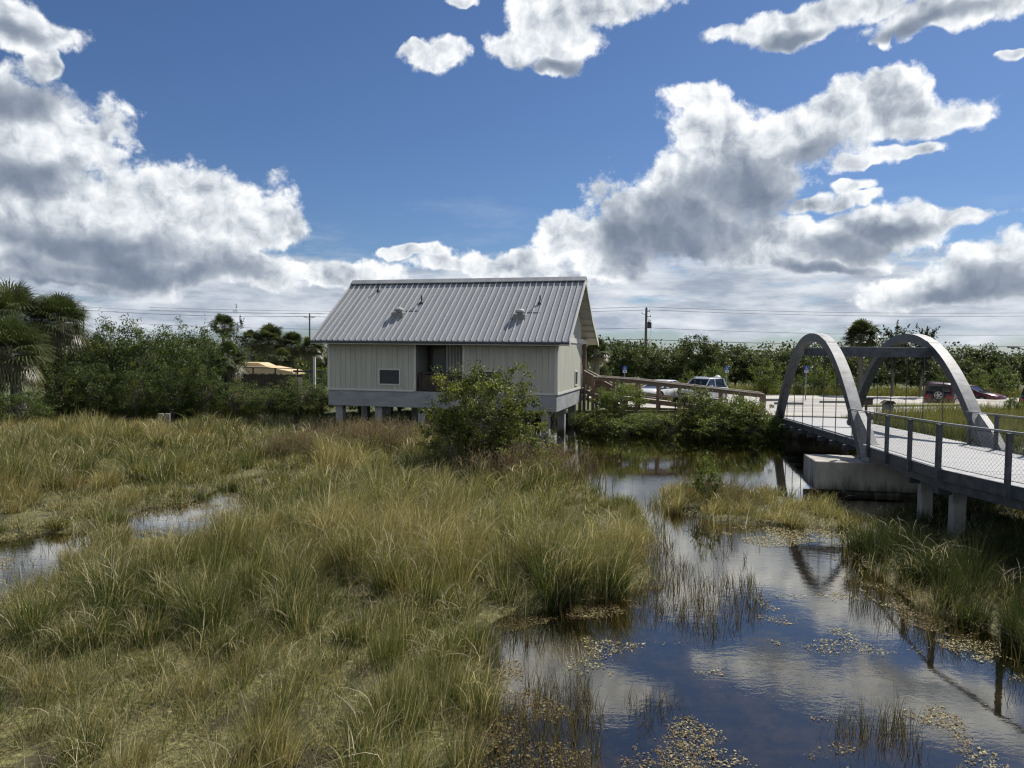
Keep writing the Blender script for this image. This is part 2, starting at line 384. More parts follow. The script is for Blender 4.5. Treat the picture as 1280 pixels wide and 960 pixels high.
def is_marsh(x, y):
    wx = x+(fnoise(x, y, 1.6, 3)-.5)*1.1; wy = y+(fnoise(x, y, 1.6, 4)-.5)*1.1
    a = inpoly(wx, wy, L_MAIN) | inpoly(wx, wy, L_RIGHT) | inpoly(wx, wy, L_ISLE)
    for p in PONDS: a &= ~inpoly(wx, wy, p)
    return a
def north_h(x):          # level of the firm ground beyond the pond
    return np.interp(x, [-200, -25, -10, 2, 12, 16.5, 19.5, 24, 60], [.55, .45, .45, .8, 1.08, 1.08, .75, .62, .6])
def ground_h(x, y):
    x = np.asarray(x, float); y = np.asarray(y, float)
    h = np.where(is_marsh(x, y), .05+.07*fnoise(x, y, 1., 8), -.32-.12*fnoise(x, y, 1.5, 5))
    t = np.clip((y-(shore(x)+(fnoise(x, y, 2.2, 9)-.5)*.9))/1.7, 0, 1); t = t*t*(3-2*t)
    hn = north_h(x); far = np.clip((y-42)/6, 0, 1)*np.clip((x-6)/4, 0, 1); hn = hn*(1-far)+1.08*far
    hn = hn+(fnoise(x, y, 4, 12)-.5)*.12*(1-np.clip((y-39)/1.5, 0, 1)*np.clip((x-7)/2, 0, 1))
    return h*(1-t)+hn*t
# ------------------------------------------------------------ setting: terrain, water, paved lot
def build_ground():
    xs = np.concatenate([[-3000, -1500, -700, -350, -200, -140, -100, -80, -66, -55], np.arange(-48, 48.01, .2), [55, 66, 80, 100, 140, 200, 350, 700, 1500, 3000]])
    ys = np.concatenate([[-1500, -500, -150, -60, -30, -15, -6, 0, 3], np.arange(5, 48.01, .2), [52, 57, 63, 70, 80, 100, 130, 170, 250, 400, 800, 1600, 3500]])
    X, Y = np.meshgrid(xs, ys); H = ground_h(X, Y)
    H[Y < 4.5] = -.3
    K = H.copy()
    K[1:-1, 1:-1] = (H[1:-1, 1:-1]*2+H[:-2, 1:-1]+H[2:, 1:-1]+H[1:-1, :-2]+H[1:-1, 2:])/6
    V = np.stack([X, Y, K], -1).reshape(-1, 3); nx = len(xs); ny = len(ys)
    i = np.arange(nx*ny).reshape(ny, nx); f = np.stack([i[:-1, :-1], i[:-1, 1:], i[1:, 1:], i[1:, :-1]], -1).reshape(-1, 4)
    m = bpy.data.materials.new('earth'); m.use_nodes = True; N = NT(m.node_tree)
    g = N.n('ShaderNodeNewGeometry'); sp = m.node_tree.nodes.new('ShaderNodeSeparateXYZ'); m.node_tree.links.new(g, sp.inputs[0])
    n1 = N.noise(g, 1.1, 5, .6); n2 = N.noise(g, 16., 6, .7); n3 = N.noise(g, .25, 3)
    bed = N.ramp(N.noise(g, .7, 9, .74), [(.34, (.008, .009, .005)), (.47, (.035, .032, .013)), (.55, (.13, .11, .035)), (.68, (.30, .25, .085))])
    mud = N.ramp(n2, [(.3, (.018, .016, .010)), (.55, (.045, .038, .020)), (.75, (.12, .10, .045))])
    alg = N.ramp(n2, [(.34, (.03, .027, .010)), (.46, (.075, .068, .022)), (.56, (.15, .14, .045)), (.70, (.29, .27, .11))])
    marsh = N.mix(N.rng(N.m('ADD', n1, N.m('MULTIPLY', n3, .3)), .50, .66), mud, alg)
    turf = N.ramp(n2, [(.3, (.05, .065, .02)), (.55, (.10, .12, .035)), (.75, (.17, .17, .07))])
    z = sp.outputs[2]
    c = N.mix(N.rng(z, -.10, .015), bed, marsh); c = N.mix(N.rng(z, .25, .42), c, turf)
    b = N.n('ShaderNodeBsdfPrincipled', c); b = m.node_tree.nodes[-1]; b.inputs['Roughness'].default_value = .9
    o = m.node_tree.nodes.new('ShaderNodeOutputMaterial'); m.node_tree.links.new(b.outputs[0], o.inputs[0])
    tag(np_mesh('ground', V, f, m, smooth=True), kind='structure')
build_ground()

def build_water():
    m = bpy.data.materials.new('pond_water'); m.use_nodes = True; N = NT(m.node_tree)
    g = N.n('ShaderNodeNewGeometry')
    v = N.n('ShaderNodeVectorMath', g, (1., 1.9, 1), operation='MULTIPLY')
    big = N.noise(g, .35, 3, .5)
    h1 = N.noise(v, 3.2, 3, .6, dist=.6); h2 = N.noise(v, 11, 3, .6); 
    amp = N.rng(big, .40, .65, .35, 1.)
    h = N.m('ADD', N.m('MULTIPLY', h1, .9), N.m('MULTIPLY', h2, .30)); h = N.m('MULTIPLY', h, amp)
    bn = m.node_tree.nodes.new('ShaderNodeBump'); bn.inputs['Strength'].default_value = .016; bn.inputs['Distance'].default_value = .12
    m.node_tree.links.new(h, bn.inputs['Height']); nrm = bn.outputs[0]
    fr = m.node_tree.nodes.new('ShaderNodeFresnel'); fr.inputs[0].default_value = 1.45; m.node_tree.links.new(nrm, fr.inputs[1])
    fac = N.m('MULTIPLY', N.m('ADD', fr.outputs[0], .065), 1.45, clamp=True)
    gl = N.n('ShaderNodeBsdfGlossy', (1, .975, .91, 1), .010); m.node_tree.links.new(nrm, m.node_tree.nodes[-1].inputs['Normal'])
    tr = N.n('ShaderNodeBsdfTransparent', (.50, .43, .25, 1))
    mx = N.n('ShaderNodeMixShader', fac, tr, gl)
    o = m.node_tree.nodes.new('ShaderNodeOutputMaterial'); m.node_tree.links.new(mx, o.inputs[0])
    tag(np_mesh('water', [(-90, -20, 0), (90, -20, 0), (90, 47, 0), (-90, 47, 0)], [(0, 1, 2, 3)], m), kind='structure')
build_water()

def build_lot():
    m = pmat('limerock_concrete', (.26, .25, .23), .9, (.52, .49, .43), .22, .30, .2, 8, coord='Object', stretch=(.5, 2.2, 1), detail=10)
    z = 1.145
    V = [(13.6, 39.2), (18.4, 38.3), (20.6, 40.8), (27, 43.5), (31, 46), (58, 50), (58, 57.5), (7.5, 58.8), (5.5, 56), (6.3, 44.2), (12.6, 42.4)]
    def slab(name, V, z, mat, t=.14):
        b = MB(); b.prism(V, 2, z-t, z); return tag(b.build(name, mat), kind='structure')
    slab('parking_lot', V, z, m)
    # kerbed verge islands, bay lines
    slab('kerb_island', [(22.5, 45.9), (30.5, 47.6), (30.2, 48.9), (22.6, 47.4)], z+.10, pmat('kerb_turf', (.13, .15, .05), .9, (.2, .2, .09), 4))
    ln = MB()
    for k in range(7):
        x = 9.2+k*3.05; ln.box((x-.05, 52.6, z+.002), (x+.05, 56.8, z+.006))
    tag(ln.build('bay_markings', white_m), kind='structure')
build_lot()

# ------------------------------------------------------------ restroom building on piles
def build_building():
    TH = R(14.726)
    root = thing('restroom_building', 'raised beige restroom building with ribbed grey metal gable roof on concrete piles', 'building', (2.256, 35.781, 0), -TH)
    L = 12.76; D = 7.28; FL = 2.32
    def boards(u0, u1, v, z0, z1, holes=(), step=.315, along='u', vz=None):
        b = MB(); k = max(1, round((u1-u0)/step)); s = (u1-u0)/k
        for i in range(k):
            a, c = u0+i*s+.006, u0+(i+1)*s-.006
            segs = [(z0, z1)]
            for (h0, h1, g0, g1) in holes:
                if a < h1 and c > h0:
                    segs = [(z0, g0), (g1, z1)]
                    for (e0, e1) in ((a, h0), (h1, c)):
                        if e1-e0 > .01:
                            if along == 'u': b.box((e0, v-.018, g0), (e1, v+.004, g1))
                            else: b.box((v-.004, e0, g0), (v+.018, e1, g1))
            for (p, q) in segs:
                if vz is not None: q = vz((a+c)/2)
                if along == 'u': b.box((a, v-.02, p), (c, v+.005, q))
                else: b.box((v-.005, a, p), (v+.02, c, q))
        return b
    core = MB()
    core.box((-L, .01, FL), (-7.6, D, 5.0)); core.box((-5.0, .01, FL), (-.01, D, 5.0)); core.box((-7.6, 2.2, FL), (-5.0, D, 5.0))
    core.box((-7.6, .4, 4.78), (-5.0, 2.2, 5.0))
    w = core.build('wall_core', inner, root)
    HL = (-9.75, -8.47, 2.62, 3.51); HR = (-4.15, -3.0, 2.62, 3.51); HS = (5.15, 6.0, 2.55, 3.42)
    boards(-L+.12, -7.72, 0, FL+.08, 4.86, [HL]).build('siding', siding, root)
    boards(-4.88, -.12, 0, FL+.08, 4.86, [HR]).build('siding', siding, root)
    boards(.12, D-.12, 0, FL+.08, 5.0, [HS], along='v').build('siding', siding, root)
    # gable ends
    for u in (0, -L):
        g = MB()
        def top(v): return 4.95+.722*(v+.66) if v < 4.28 else 8.5-.735*(v-4.28)
        n = 23; s = D/n
        for i in range(n):
            a, c = i*s+.006, (i+1)*s-.006; q0, q1 = top(a)-.12, top(c)-.12
            if q0 < 5.3 or q1 < 5.3: continue
            if u == 0: xs = (-.03, .012)
            else: xs = (u-.012, u+.03)
            g.prism([(a, 5.27), (c, 5.27), (c, q1), (a, q0)], 0, *xs)
        g.build('gable_wall', siding, root)
    gl = MB(); gl.prism([(3.75, 5.55), (4.85, 5.55), (4.85, 6.3), (4.3, 6.75), (3.75, 6.3)], 0, .016, .03)
    go = gl.build('gable_vent', louver_m, root)
    t = MB()
    for k in range(6): t.box((.03, 3.78, 5.62+k*.13), (.05, 4.82, 5.65+k*.13))
    t.build('vent_slats', trim, go)
    # trims
    t = MB(); c = .05
    for (a, b_) in ((-L-.02, -L+.12), (-7.72, -7.6), (-5.0, -4.88), (-.12, .03)): t = MB(); t.box((a, -.045, FL), (b_, .02, 4.88)); t.build('corner_trim', trim, root)
    t = MB()
    t.box((-L+.12, -.05, FL-.02), (-7.72, .0, FL+.08)); t.build('base_trim', trim, root); t = MB(); t.box((-4.88, -.05, FL-.02), (-.12, .0, FL+.08))
    t.build('base_trim', trim, root); t = MB(); t.box((0, .12, FL-.02), (.05, D-.12, FL+.09)); t.build('base_trim', trim, root)
    for q0, q1 in ((.02, .12), (D-.12, D+.02)): t = MB(); t.box((0, q0, FL), (.045, q1, 5.0)); t.build('corner_trim', trim, root)
    for q in ((-.12, .06), (-L-.06, -L+.12)):
        t = MB(); t.box((q[0], -.1, 5.0), (q[1], 9.5, 5.27)); t.build('gable_beam', trim, root)
    # louvred openings
    for h, ax in ((HL, 'u'), (HR, 'u'), (HS, 'v')):
        fr = MB(); lv = MB(); a, b_, p, q = h; f = .075
        def bx(mb, x0, x1, z0, z1, y0, y1):
            if ax == 'u': mb.box((x0, y0, z0), (x1, y1, z1))
            else: mb.box((-y1, x0, z0), (-y0, x1, z1))
        bx(fr, a, b_, q-f, q, -.06, .01); bx(fr, a, b_, p, p+f, -.06, .01); bx(fr, a, a+f, p+f, q-f, -.06, .01); bx(fr, b_-f, b_, p+f, q-f, -.06, .01)
        fo = fr.build('window', trim, root)
        bx(lv, a+f, b_-f, p+f, q-f, -.004, .008)
        for k in range(7):
            z = p+f+.03+k*(q-p-2*f)/7; bx(lv, a+f, b_-f, z, z+.045, -.035, -.004)
        lv.build('louver', louver_m, fo)
    # breezeway
    b = MB(); b.box((-7.6, .02, 2.16), (-5.0, 4.6, FL)); b.build('breezeway_floor', skirt_m, root)
    b = MB(); b.box((-7.45, 2.1, FL), (-6.75, 2.18, 4.6)); d = b.build('door', pmat('door_paint', (.36, .37, .35), .6), root)
    b = MB(); b.box((-7.0, 2.04, 3.25), (-6.94, 2.1, 3.65)); b.build('handle', dark_metal, d)
    b = MB(); b.box((-6.45, 1.6, FL), (-6.35, 1.75, 4.78)); b.box((-7.55, 1.6, FL), (-7.45, 1.75, 4.78)); b.build('doorway_frame', dwood, root)
    b = MB()
    for k in range(15): b.box((-6.2+k*.08, .75+k*.01, FL), (-6.2+k*.08+.032, .80+k*.01, 4.78))
    b.build('slat_screen', trim, root)
    b = MB(); b.box((-7.45, .05, 3.28), (-5.05, .19, 3.36)); b.box((-7.45, .05, FL), (-7.33, .17, 3.28)); b.box((-6.25, .06, FL), (-6.15, .16, 3.28)); b.box((-5.15, .05, FL), (-5.05, .17, 3.28))
    b.box((-7.33, .09, FL+.06), (-6.25, .13, 3.2)); b.box((-6.15, .09, FL+.06), (-5.15, .13, 3.2)); b.build('guard_rail', dwood, root)
    # foundation beam and floor slab, piles
    b = MB(); b.box((-L, 0, 1.452), (-.0, .35, 2.30)); b.box((-.35, .35, 1.45), (.0, D+.05, 2.30)); b.box((-L, .35, 1.45), (-L+.35, D, 2.30)); b.box((-L+.35, .35, 1.95), (-.35, D, 2.29)); b.box((-L+.35, D-.3, 1.46), (-.35, D-.002, 1.94))
    b.build('foundation_beam', skirt_m, root, bevel=.012)
    for v in (.38, 3.4, 6.7):
        for u in (-12.2, -9.85, -7.35, -5.0, -2.6, -.38) if v < 1 else (-12.2, -9.0, -6.0, -3.0, -.38):
            uu = -.62 if (v < 1 and u == -.38) else u
            p = MB(); p.box((uu-.2, v-.2, -.9), (uu+.2, v+.2, 1.5 if v < 1 else 1.96)); p.build('pile', pile_m, root)
    # roof: front slope, rear slope with its flared skirt
    prof = [(-.66, 4.99), (4.28, 8.56), (6.94, 6.62), (9.8, 5.10)]
    th = .11; x0, x1 = -L-.71, .73
    b = MB(); low = [(v, z-th) for v, z in prof][::-1]
    b.prism(prof+low, 0, x0, x1); rf = b.build('roof', roof_m, root)
    rb = MB(); n = 42; s = (x1-x0)/n
    for i in range(n+1):
        u = min(max(x0+i*s, x0+.02), x1-.02)
        for (p, q) in zip(prof[:-1], prof[1:]):
            rb.beam((u, p[0], p[1]+.03), (u, q[0], q[1]+.03), .045, .075)
    rb.build('standing_seam', rib_m, rf)
    rc_ = MB(); rc_.prism([(3.93, 8.46), (4.28, 8.70), (4.63, 8.46), (4.63, 8.42), (4.28, 8.65), (3.93, 8.42)], 0, x0-.02, x1+.02); rc_.build('ridge_cap', roof_m, rf)
    rc_ = MB(); rc_.box((x0+.05, 3.98, 8.30), (x1-.05, 4.58, 8.46)); rc_.build('ridge_gap_strip', dark_metal, rf)  # dark strip standing in for the dark gap under the ridge cap
    fb = MB(); fb.box((x0, -.70, 4.86), (x1, -.662, 4.965)); fb.build('gutter', dark_metal, rf)
    fb = MB(); fb.box((x0+.02, -.64, 4.80), (x1-.02, -.02, 4.84)); fb.build('soffit', trim, root)
    for u in (x0-.01, x1-.03):
        fb = MB(); fb.prism([(v, z-.03) for v, z in prof]+[(v, z-.26) for v, z in prof][::-1], 0, u, u+.04); fb.build('barge_board', trim if u > -5 else roof_m, rf)
    # rafters and lookouts seen under the gable overhang
    for u0, u1 in ((.02, .69), (-L-.69, -L-.02)):
        for k in range(15):
            v = -.3+k*.66
            z = np.interp(v, [p[0] for p in prof], [p[1] for p in prof])-th-.06
            lk = MB(); lk.box((u0, v-.03, z-.05), (u1, v+.03, z+.04)); lk.build('lookout', trim, rf)
    so_ = MB(); so_.prism([(v, z-th-.012) for v, z in prof]+[(v, z-th-.03) for v, z in prof][::-1], 0, x0+.04, x1-.04); so_.build('roof_sheathing', trim, rf)
    # rear porch
    p = MB(); p.box((-L+.2, D+.02, 2.12), (.1, 9.5, 2.3)); p.build('porch_deck', wood_m, root)
    for u in (-.08, -4, -8.2, -12.4):
        p = MB(); p.box((u-.09, 9.3, .3), (u+.09, 9.48, 5.0)); p.build('porch_post', wood_m, root)
        if u > -1: q = MB(); q.box((u-.09, 7.7, .3), (u+.09, 7.88, 5.0)); q.build('porch_post', wood_m, root)
    # roof vents, plumbing stacks
    def rz(v): return 4.99+.722*(v+.66)
    for (u, v) in ((-2.25, 1.18), (-9.19, 1.36)):
        z = rz(v)
        b = MB(); b.prism([(v-.28, rz(v-.28)-.02), (v+.28, rz(v+.28)-.02), (v+.28, rz(v)+.14), (v-.28, rz(v)+.10)], 0, u-.33, u+.33)
        c = b.build('roof_fan', pmat('fan_grey', (.22, .22, .21), .5), root, bevel=.01)  # box coloured darker grey for its shaded faces
        b = MB(); k = 14; zc = rz(v)+.13
        b.tube([(u, v, zc), (u, v, zc+.10)], .16, k); b.tube([(u, v, zc+.08), (u, v, zc+.11), (u, v, zc+.20), (u, v, zc+.26), (u, v, zc+.29)], [.24, .27, .25, .16, .02], k); b.build('fan_hood', hood_m, c, smooth=False)
        b = MB(); b.tube([(u+.3, v+.3, zc+.1), (u+1.0, v+.3, zc+.1)], .018, 5); b.tube([(u+.9, v+.3, zc-.3), (u+.9, v+.3, zc+.12)], .015, 5); b.build('conduit', dark_metal, c)
    for (u, v, h) in ((-1.42, 2.25, .42), (-9.0+.75, 2.35, .42), (-11.41, 3.43, .36)):
        z = rz(v); b = MB(); b.tube([(u, v, z-.05), (u, v, z+h)], .04, 8); b.tube([(u, v, z-.04), (u, v, z+.05), (u, v, z+.12)], [.15, .11, .05], 8); b.build('vent_pipe', dark_metal, root)
    return root
bld = build_building()
def bw(u, v, z=0.):
    c, s = math.cos(R(14.726)), math.sin(R(14.726)); return Vector((2.256+c*u+s*v, 35.781-s*u+c*v, z))

# stairs down from the porch
def build_stairs():
    o = bw(.12, 8.0); st = thing('wooden_staircase', 'brown wooden stairs with solid board rails descending from the raised building', 'stairs', o, -R(14.726))
    n = 8; run = .30; rise = (2.3-1.02)/n; W = 1.5
    for i in range(n):
        b = MB(); b.box((i*run, .05, 2.3-(i+1)*rise-.04), (i*run+.32, W-.05, 2.3-(i+1)*rise)); b.build('step', cap_m, st)
    for v in (0, W):
        b = MB(); b.prism([(0, 2.28), (n*run+.1, 1.02), (n*run+.1, .78), (0, 2.0)], 1, v-.03, v+.03); b.build('stringer', wood_m, st)
        b = MB(); b.prism([(0, 3.32), (n*run+.15, 3.32-1.32), (n*run+.15, 1.28), (0, 2.62)], 1, v-.025, v+.025); b.build('rail_boards', wood_m, st)
        b = MB(); b.beam((-.02, v, 3.38), (n*run+.2, v, 3.38-1.34), .2, .05); b.build('handrail_cap', cap_m, st)
        for u in (.05, n*run+.05):
            b = MB(); z = 3.3-1.3*u/(n*run); b.box((u-.06, v-.09, .6), (u+.06, v+.0, z)); b.build('post', wood_m, st)
build_stairs()

# timber ramp
def build_ramp():
    P = [Vector((4.9, 42.9, 1.95)), Vector((7.2, 42.1, 1.84)), Vector((14.25, 40.1, 1.16))]
    r = thing('timber_ramp', 'long weathered brown wooden access ramp with capped railings on the bank', 'ramp')
    nrm = Vector((.25, .97, 0))
    for off, nm in ((0, 'front'), (1.7, 'back')):
        capm = MB(); mid = MB(); low = MB(); fas = MB()
        for a, b in zip(P[:-1], P[1:]):
            a = a+nrm*off; b = b+nrm*off; h = Vector((0, 0, 1))
            capm.beam(a+h*1.08, b+h*1.08, .2, .045); mid.beam(a+h*.95, b+h*.95, .05, .19)
            low.beam(a+h*.22, b+h*.22, .045, .10); low.beam(a+h*.10, b+h*.10, .06, .08); fas.beam(a-h*.12, b-h*.12, .05, .26)
        capm.build('rail_cap', cap_m, r); mid.build('rail_board', wood_m, r); low.build('lower_rail', wood_m, r); fas.build('rim_joist', wood_m, r)
        for t in (.0, .13, .27, .395, .52, .64, .76, .88, 1.0):
            L1 = (P[1]-P[0]).length; L2 = (P[2]-P[1]).length; s = t*(L1+L2)
            q = P[0].lerp(P[1], s/L1) if s < L1 else P[1].lerp(P[2], (s-L1)/L2)
            q = q+nrm*off; b = MB(); b.box((q.x-.09, q.y-.04, .75), (q.x+.09, q.y+.10, q.z+1.04), -.26); b.build('post', wood_m, r)
    d = MB()
    for a, b in zip(P[:-1], P[1:]):
        c = nrm*.85; d.beam(a+c, b+c, 1.6, .04)
    d.build('deck_boards', cap_m, r)
build_ramp()

# ------------------------------------------------------------ arched footbridge
TA = R(10.356); AX, AY = 11.385, 22.735
def aw(s, w, z=0.):
    c, q = math.cos(TA), math.sin(TA); return Vector((AX+c*s+q*w, AY-q*s+c*w, z))
def dz(w): return 1.64-.0335*w if w > -6.5 else 1.858+.012*(-w-6.5)
def arch_z(v): return 5.40-4.45*abs((v-8.1)/7.85)**2.2
def build_bridge():
    r = thing('arched_footbridge', 'grey steel footbridge with two tall arches and pale plank deck over the pond', 'footbridge', (AX, AY, 0), -TA)
    vs = [.28]+list(np.linspace(.6, 15.6, 57))+[15.95]
    for s0 in (-.02, 3.70):
        W = .38; b = MB(); pts = []
        for i, v in enumerate(vs):
            z = arch_z(v); e = .01; tz = (arch_z(v+e)-arch_z(v-e))/(2*e); n = Vector((0, -tz, 1)).normalized(); d = .33
            o = Vector((0, v, z)); q = o-n*d
            pts.append((o, q))
        for (o, q) in pts:
            b.v += [(s0, o.y, o.z), (s0+W, o.y, o.z), (s0+W, q.y, q.z), (s0, q.y, q.z)]
        k = len(pts)
        for i in range(k-1):
            for j in range(4): b.f.append([i*4+j, i*4+(j+1) % 4, (i+1)*4+(j+1) % 4, (i+1)*4+j])
        b.f.append([0, 1, 2, 3]); b.f.append([(k-1)*4+j for j in range(4)])
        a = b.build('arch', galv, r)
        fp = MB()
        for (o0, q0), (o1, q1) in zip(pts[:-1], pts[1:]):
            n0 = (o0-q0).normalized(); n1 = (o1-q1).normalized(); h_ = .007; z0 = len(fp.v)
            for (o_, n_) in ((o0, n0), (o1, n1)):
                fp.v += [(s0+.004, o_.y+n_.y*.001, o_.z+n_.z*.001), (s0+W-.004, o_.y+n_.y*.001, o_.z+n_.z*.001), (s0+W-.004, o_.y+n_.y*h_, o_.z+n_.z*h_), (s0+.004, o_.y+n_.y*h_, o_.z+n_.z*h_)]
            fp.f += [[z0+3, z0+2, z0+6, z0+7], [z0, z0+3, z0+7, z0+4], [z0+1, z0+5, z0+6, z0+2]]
        fp.build('sunlit_top_strip', sunlit_top_m, a)
        # splice plates; the strip above only colours in the sunlit top face
        for (i0, i1) in ((19, 20), (38, 39)):
            fl = MB()
            (o0, q0), (o1, q1) = pts[i0], pts[i1]
            n0 = (o0-q0).normalized()
            fl.beam(Vector((s0+W/2, o0.y, o0.z))+n0*.014, Vector((s0+W/2, o1.y, o1.z))+n0*.014, W-.03, .012, upv=n0)
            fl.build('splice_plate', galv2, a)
        # foot gusset and shoe
        g = MB(); g.prism([(-.02, 1.09), (.45, 1.09), (1.55, 2.42), (1.30, 2.62), (.35, 2.10), (-.28, 1.62)], 0, s0+.10, s0+.30)
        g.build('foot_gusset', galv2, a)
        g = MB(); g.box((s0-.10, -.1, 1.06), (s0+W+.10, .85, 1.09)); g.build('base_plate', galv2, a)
        # hangers
        for v in (2.2, 4.4, 6.3, 8.15, 10.05, 11.9, 13.6):
            h = MB(); h.tube([(s0+W/2, v, dz(v)-.2), (s0+W/2, v, arch_z(v)-.4)], .016, 6); h.build('hanger', galv, r)
    for v in (5.45, 10.75):
        z = arch_z(v)-.18; b = MB(); b.box((.38, v-.12, z-.38), (3.72, v+.12, z)); o = b.build('crossbeam', galv, r, bevel=.01)
    # deck: transverse planks
    n = 150; v0, v1 = -6.6, 16.2
    b = MB(); s = (v1-v0)/n
    for i in range(n):
        v = v0+i*s; z = dz(v+s/2)
        b.box((.42 if v > -.2 else -.12, v+.004, z-.05), (3.68 if v > -.2 else 3.5, v+s-.004, z+.0015*(i % 3)))
    b.build('deck', deck_m, r)
    # edge beams under the deck with floor-beam ends
    for s_ in (.30, 3.62):
        b = MB(); b.beam((s_, -.3, dz(-.3)-.16), (s_, v1, dz(v1)-.16), .12, .26); b.build('edge_beam', galv, r)
    for k in range(9):
        v = .9+k*1.85; z = dz(v); b = MB(); b.beam((.02, v, z-.36), (4.0, v, z-.36), .14, .18); b.build('floor_beam', galv, r)
    # approach spans (near side): straight piece then bent to the east
    K = (-.2, -6.6)
    def off(p, q, d): 
        a = Vector((p[0], p[1], 0)); c = Vector((q[0], q[1], 0)); t = (c-a).normalized(); nn = Vector((-t.y, t.x, 0)); return nn*d
    left = [(-.2, -.75), (-.2, -6.4), (1.05, -10.9), (3.4, -15.4)]
    right = [(3.45, 1.3), (3.5, -5.0), (4.75, -9.9), (6.9, -13.6)]
    for ln, nm in ((left, 0), (right, 1)):
        b = MB(); rl = MB(); 
        for (a, c) in zip(ln[:-1], ln[1:]):
            za, zc = dz(a[1]), dz(c[1])
            b.beam((a[0], a[1], za-.13), (c[0], c[1], zc-.13), .07, .27)
            b.beam((a[0]+(.15 if not nm else -.15), a[1], za-.36), (c[0]+(.15 if not nm else -.15), c[1], zc-.36), .16, .24)
            rl.beam((a[0], a[1], za+1.08), (c[0], c[1], zc+1.08), .06, .035)
        if not nm: rl.beam((-.2, 1.05, dz(1.05)+1.08), (-.2, -.75, dz(-.75)+1.08), .06, .035)
        b.build('fascia_beam', galv, r, bevel=.008); rl.build('top_rail', galv2, r)
    b = MB()
    for (l0, r0), (l1, r1) in zip(zip(left[1:-1], right[1:-1]), zip(left[2:], right[2:])):
        m = 34
        for i in range(m):
            t0, t1 = (i+.03)/m, (i+.97)/m
            q = [Vector((*l0, 0)).lerp(Vector((*l1, 0)), t0), Vector((*r0, 0)).lerp(Vector((*r1, 0)), t0), Vector((*r0, 0)).lerp(Vector((*r1, 0)), t1), Vector((*l0, 0)).lerp(Vector((*l1, 0)), t1)]
            z = dz(-6.6)+.002+.0015*(i % 3)
            b.add([(p.x, p.y, z) for p in q]+[(p.x, p.y, z-.05) for p in q], [(0, 1, 2, 3), (7, 6, 5, 4), (0, 4, 5, 1), (1, 5, 6, 2), (2, 6, 7, 3), (3, 7, 4, 0)])
    # wedge between the straight planks and the bent ones
    z = dz(-6.6); b.add([(-.2, -6.6, z), (3.5, -6.6, z), (3.5, -5.0, z+.001), (3.45, -5.0, z+.001)][:4], [(0, 1, 2, 3)])
    b.build('deck', deck_m, r)
    posts_l = [(-.2, 1.0), (-.2, -1.1), (-.2, -2.75), (-.2, -4.5), (-.2, -6.3), (.34, -8.35), (.9, -10.4), (1.9, -12.6), (2.9, -14.5)]
    posts_r = [(3.45, 1.3), (3.45, -.5), (3.48, -2.2), (3.5, -3.9), (3.55, -5.4), (4.1, -7.4), (4.7, -9.7), (5.7, -11.6)]
    for side, ps in ((0, posts_l), (1, posts_r)):
        for i, (s_, v) in enumerate(ps):
            wd = .13 if (side == 0 and i == 4) else .085
            b = MB(); o = -.07 if side == 0 else .07
            b.box((s_+o-.04, v-wd, dz(v)-.30 if (side or i) else dz(v)+.55), (s_+o+.045, v+wd*.3, dz(v)+1.06)); b.build('rail_post', galv, r)
    # wire mesh panels: diamond netting of thin wires
    for side, ps in ((0, posts_l[:7]), (1, posts_r[:7])):
        for (p, q) in zip(ps[:-1], ps[1:]):
            P0 = Vector((p[0], p[1], dz(p[1])+.08)); P1 = Vector((q[0], q[1], dz(q[1])+.08)); d = P1-P0; Ln = d.length; H = .95
            b = MB(); st = .105 if side == 0 else .12; nlines = int((Ln+H)/st)
            for k in range(nlines):
                c = -H+k*st+st/2
                for sg in (1, -1):
                    t0, t1 = max(c, 0), min(c+H, Ln)
                    if t1-t0 < .02: continue
                    z0, z1 = t0-c, t1-c
                    if sg < 0: z0, z1 = H-z0, H-z1
                    A = P0+d*(t0/Ln)+Vector((0, 0, z0)); B = P0+d*(t1/Ln)+Vector((0, 0, z1))
                    b.tube([A, B], .0022, 3, cap=False)
            for h in (0, H): b.tube([P0+Vector((0, 0, h)), P1+Vector((0, 0, h))], .008, 4)
            b.build('mesh_panel', galv, r)
    # concrete: pier block under the arch feet, far abutment, piles
    b = MB(); b.box((-1.55, -.2, .15), (5.4, 1.55, 1.06)); o = b.build('pier_block', pier_m, r, bevel=.02)
    b = MB(); b.box((-.7, -.05, -.6), (5.1, 1.4, .15)); b.build('pier_footing', pier_m, o)
    b = MB(); b.box((-1.2, 15.4, .0), (5.4, 17.2, .98)); b.build('abutment', pier_m, r, bevel=.02)
    for (s_, v, w) in ((.34, -4.0, .145), (.38, -5.85, .145), (3.2, -4.0, .22), (3.2, -5.85, .22), (1.7, -10.6, .22), (4.4, -9.6, .22)):
        b = MB(); b.box((s_-w, v-w, -.9), (s_+w, v+w, dz(v)-.48)); p = b.build('pile', pile_m, r, bevel=.015)
        b = MB(); b.box((s_-w-.03, v-w-.02, dz(v)-.85), (s_-w+.06, v-w+.10, dz(v)-.46)); b.build('bracket', galv2, p)
    for v in (-4.0, -5.85):
        b = MB(); b.beam((-.1, v, dz(v)-.56), (3.7, v, dz(v)-.56), .25, .17); b.build('cap_beam', galv, r)
build_bridge()
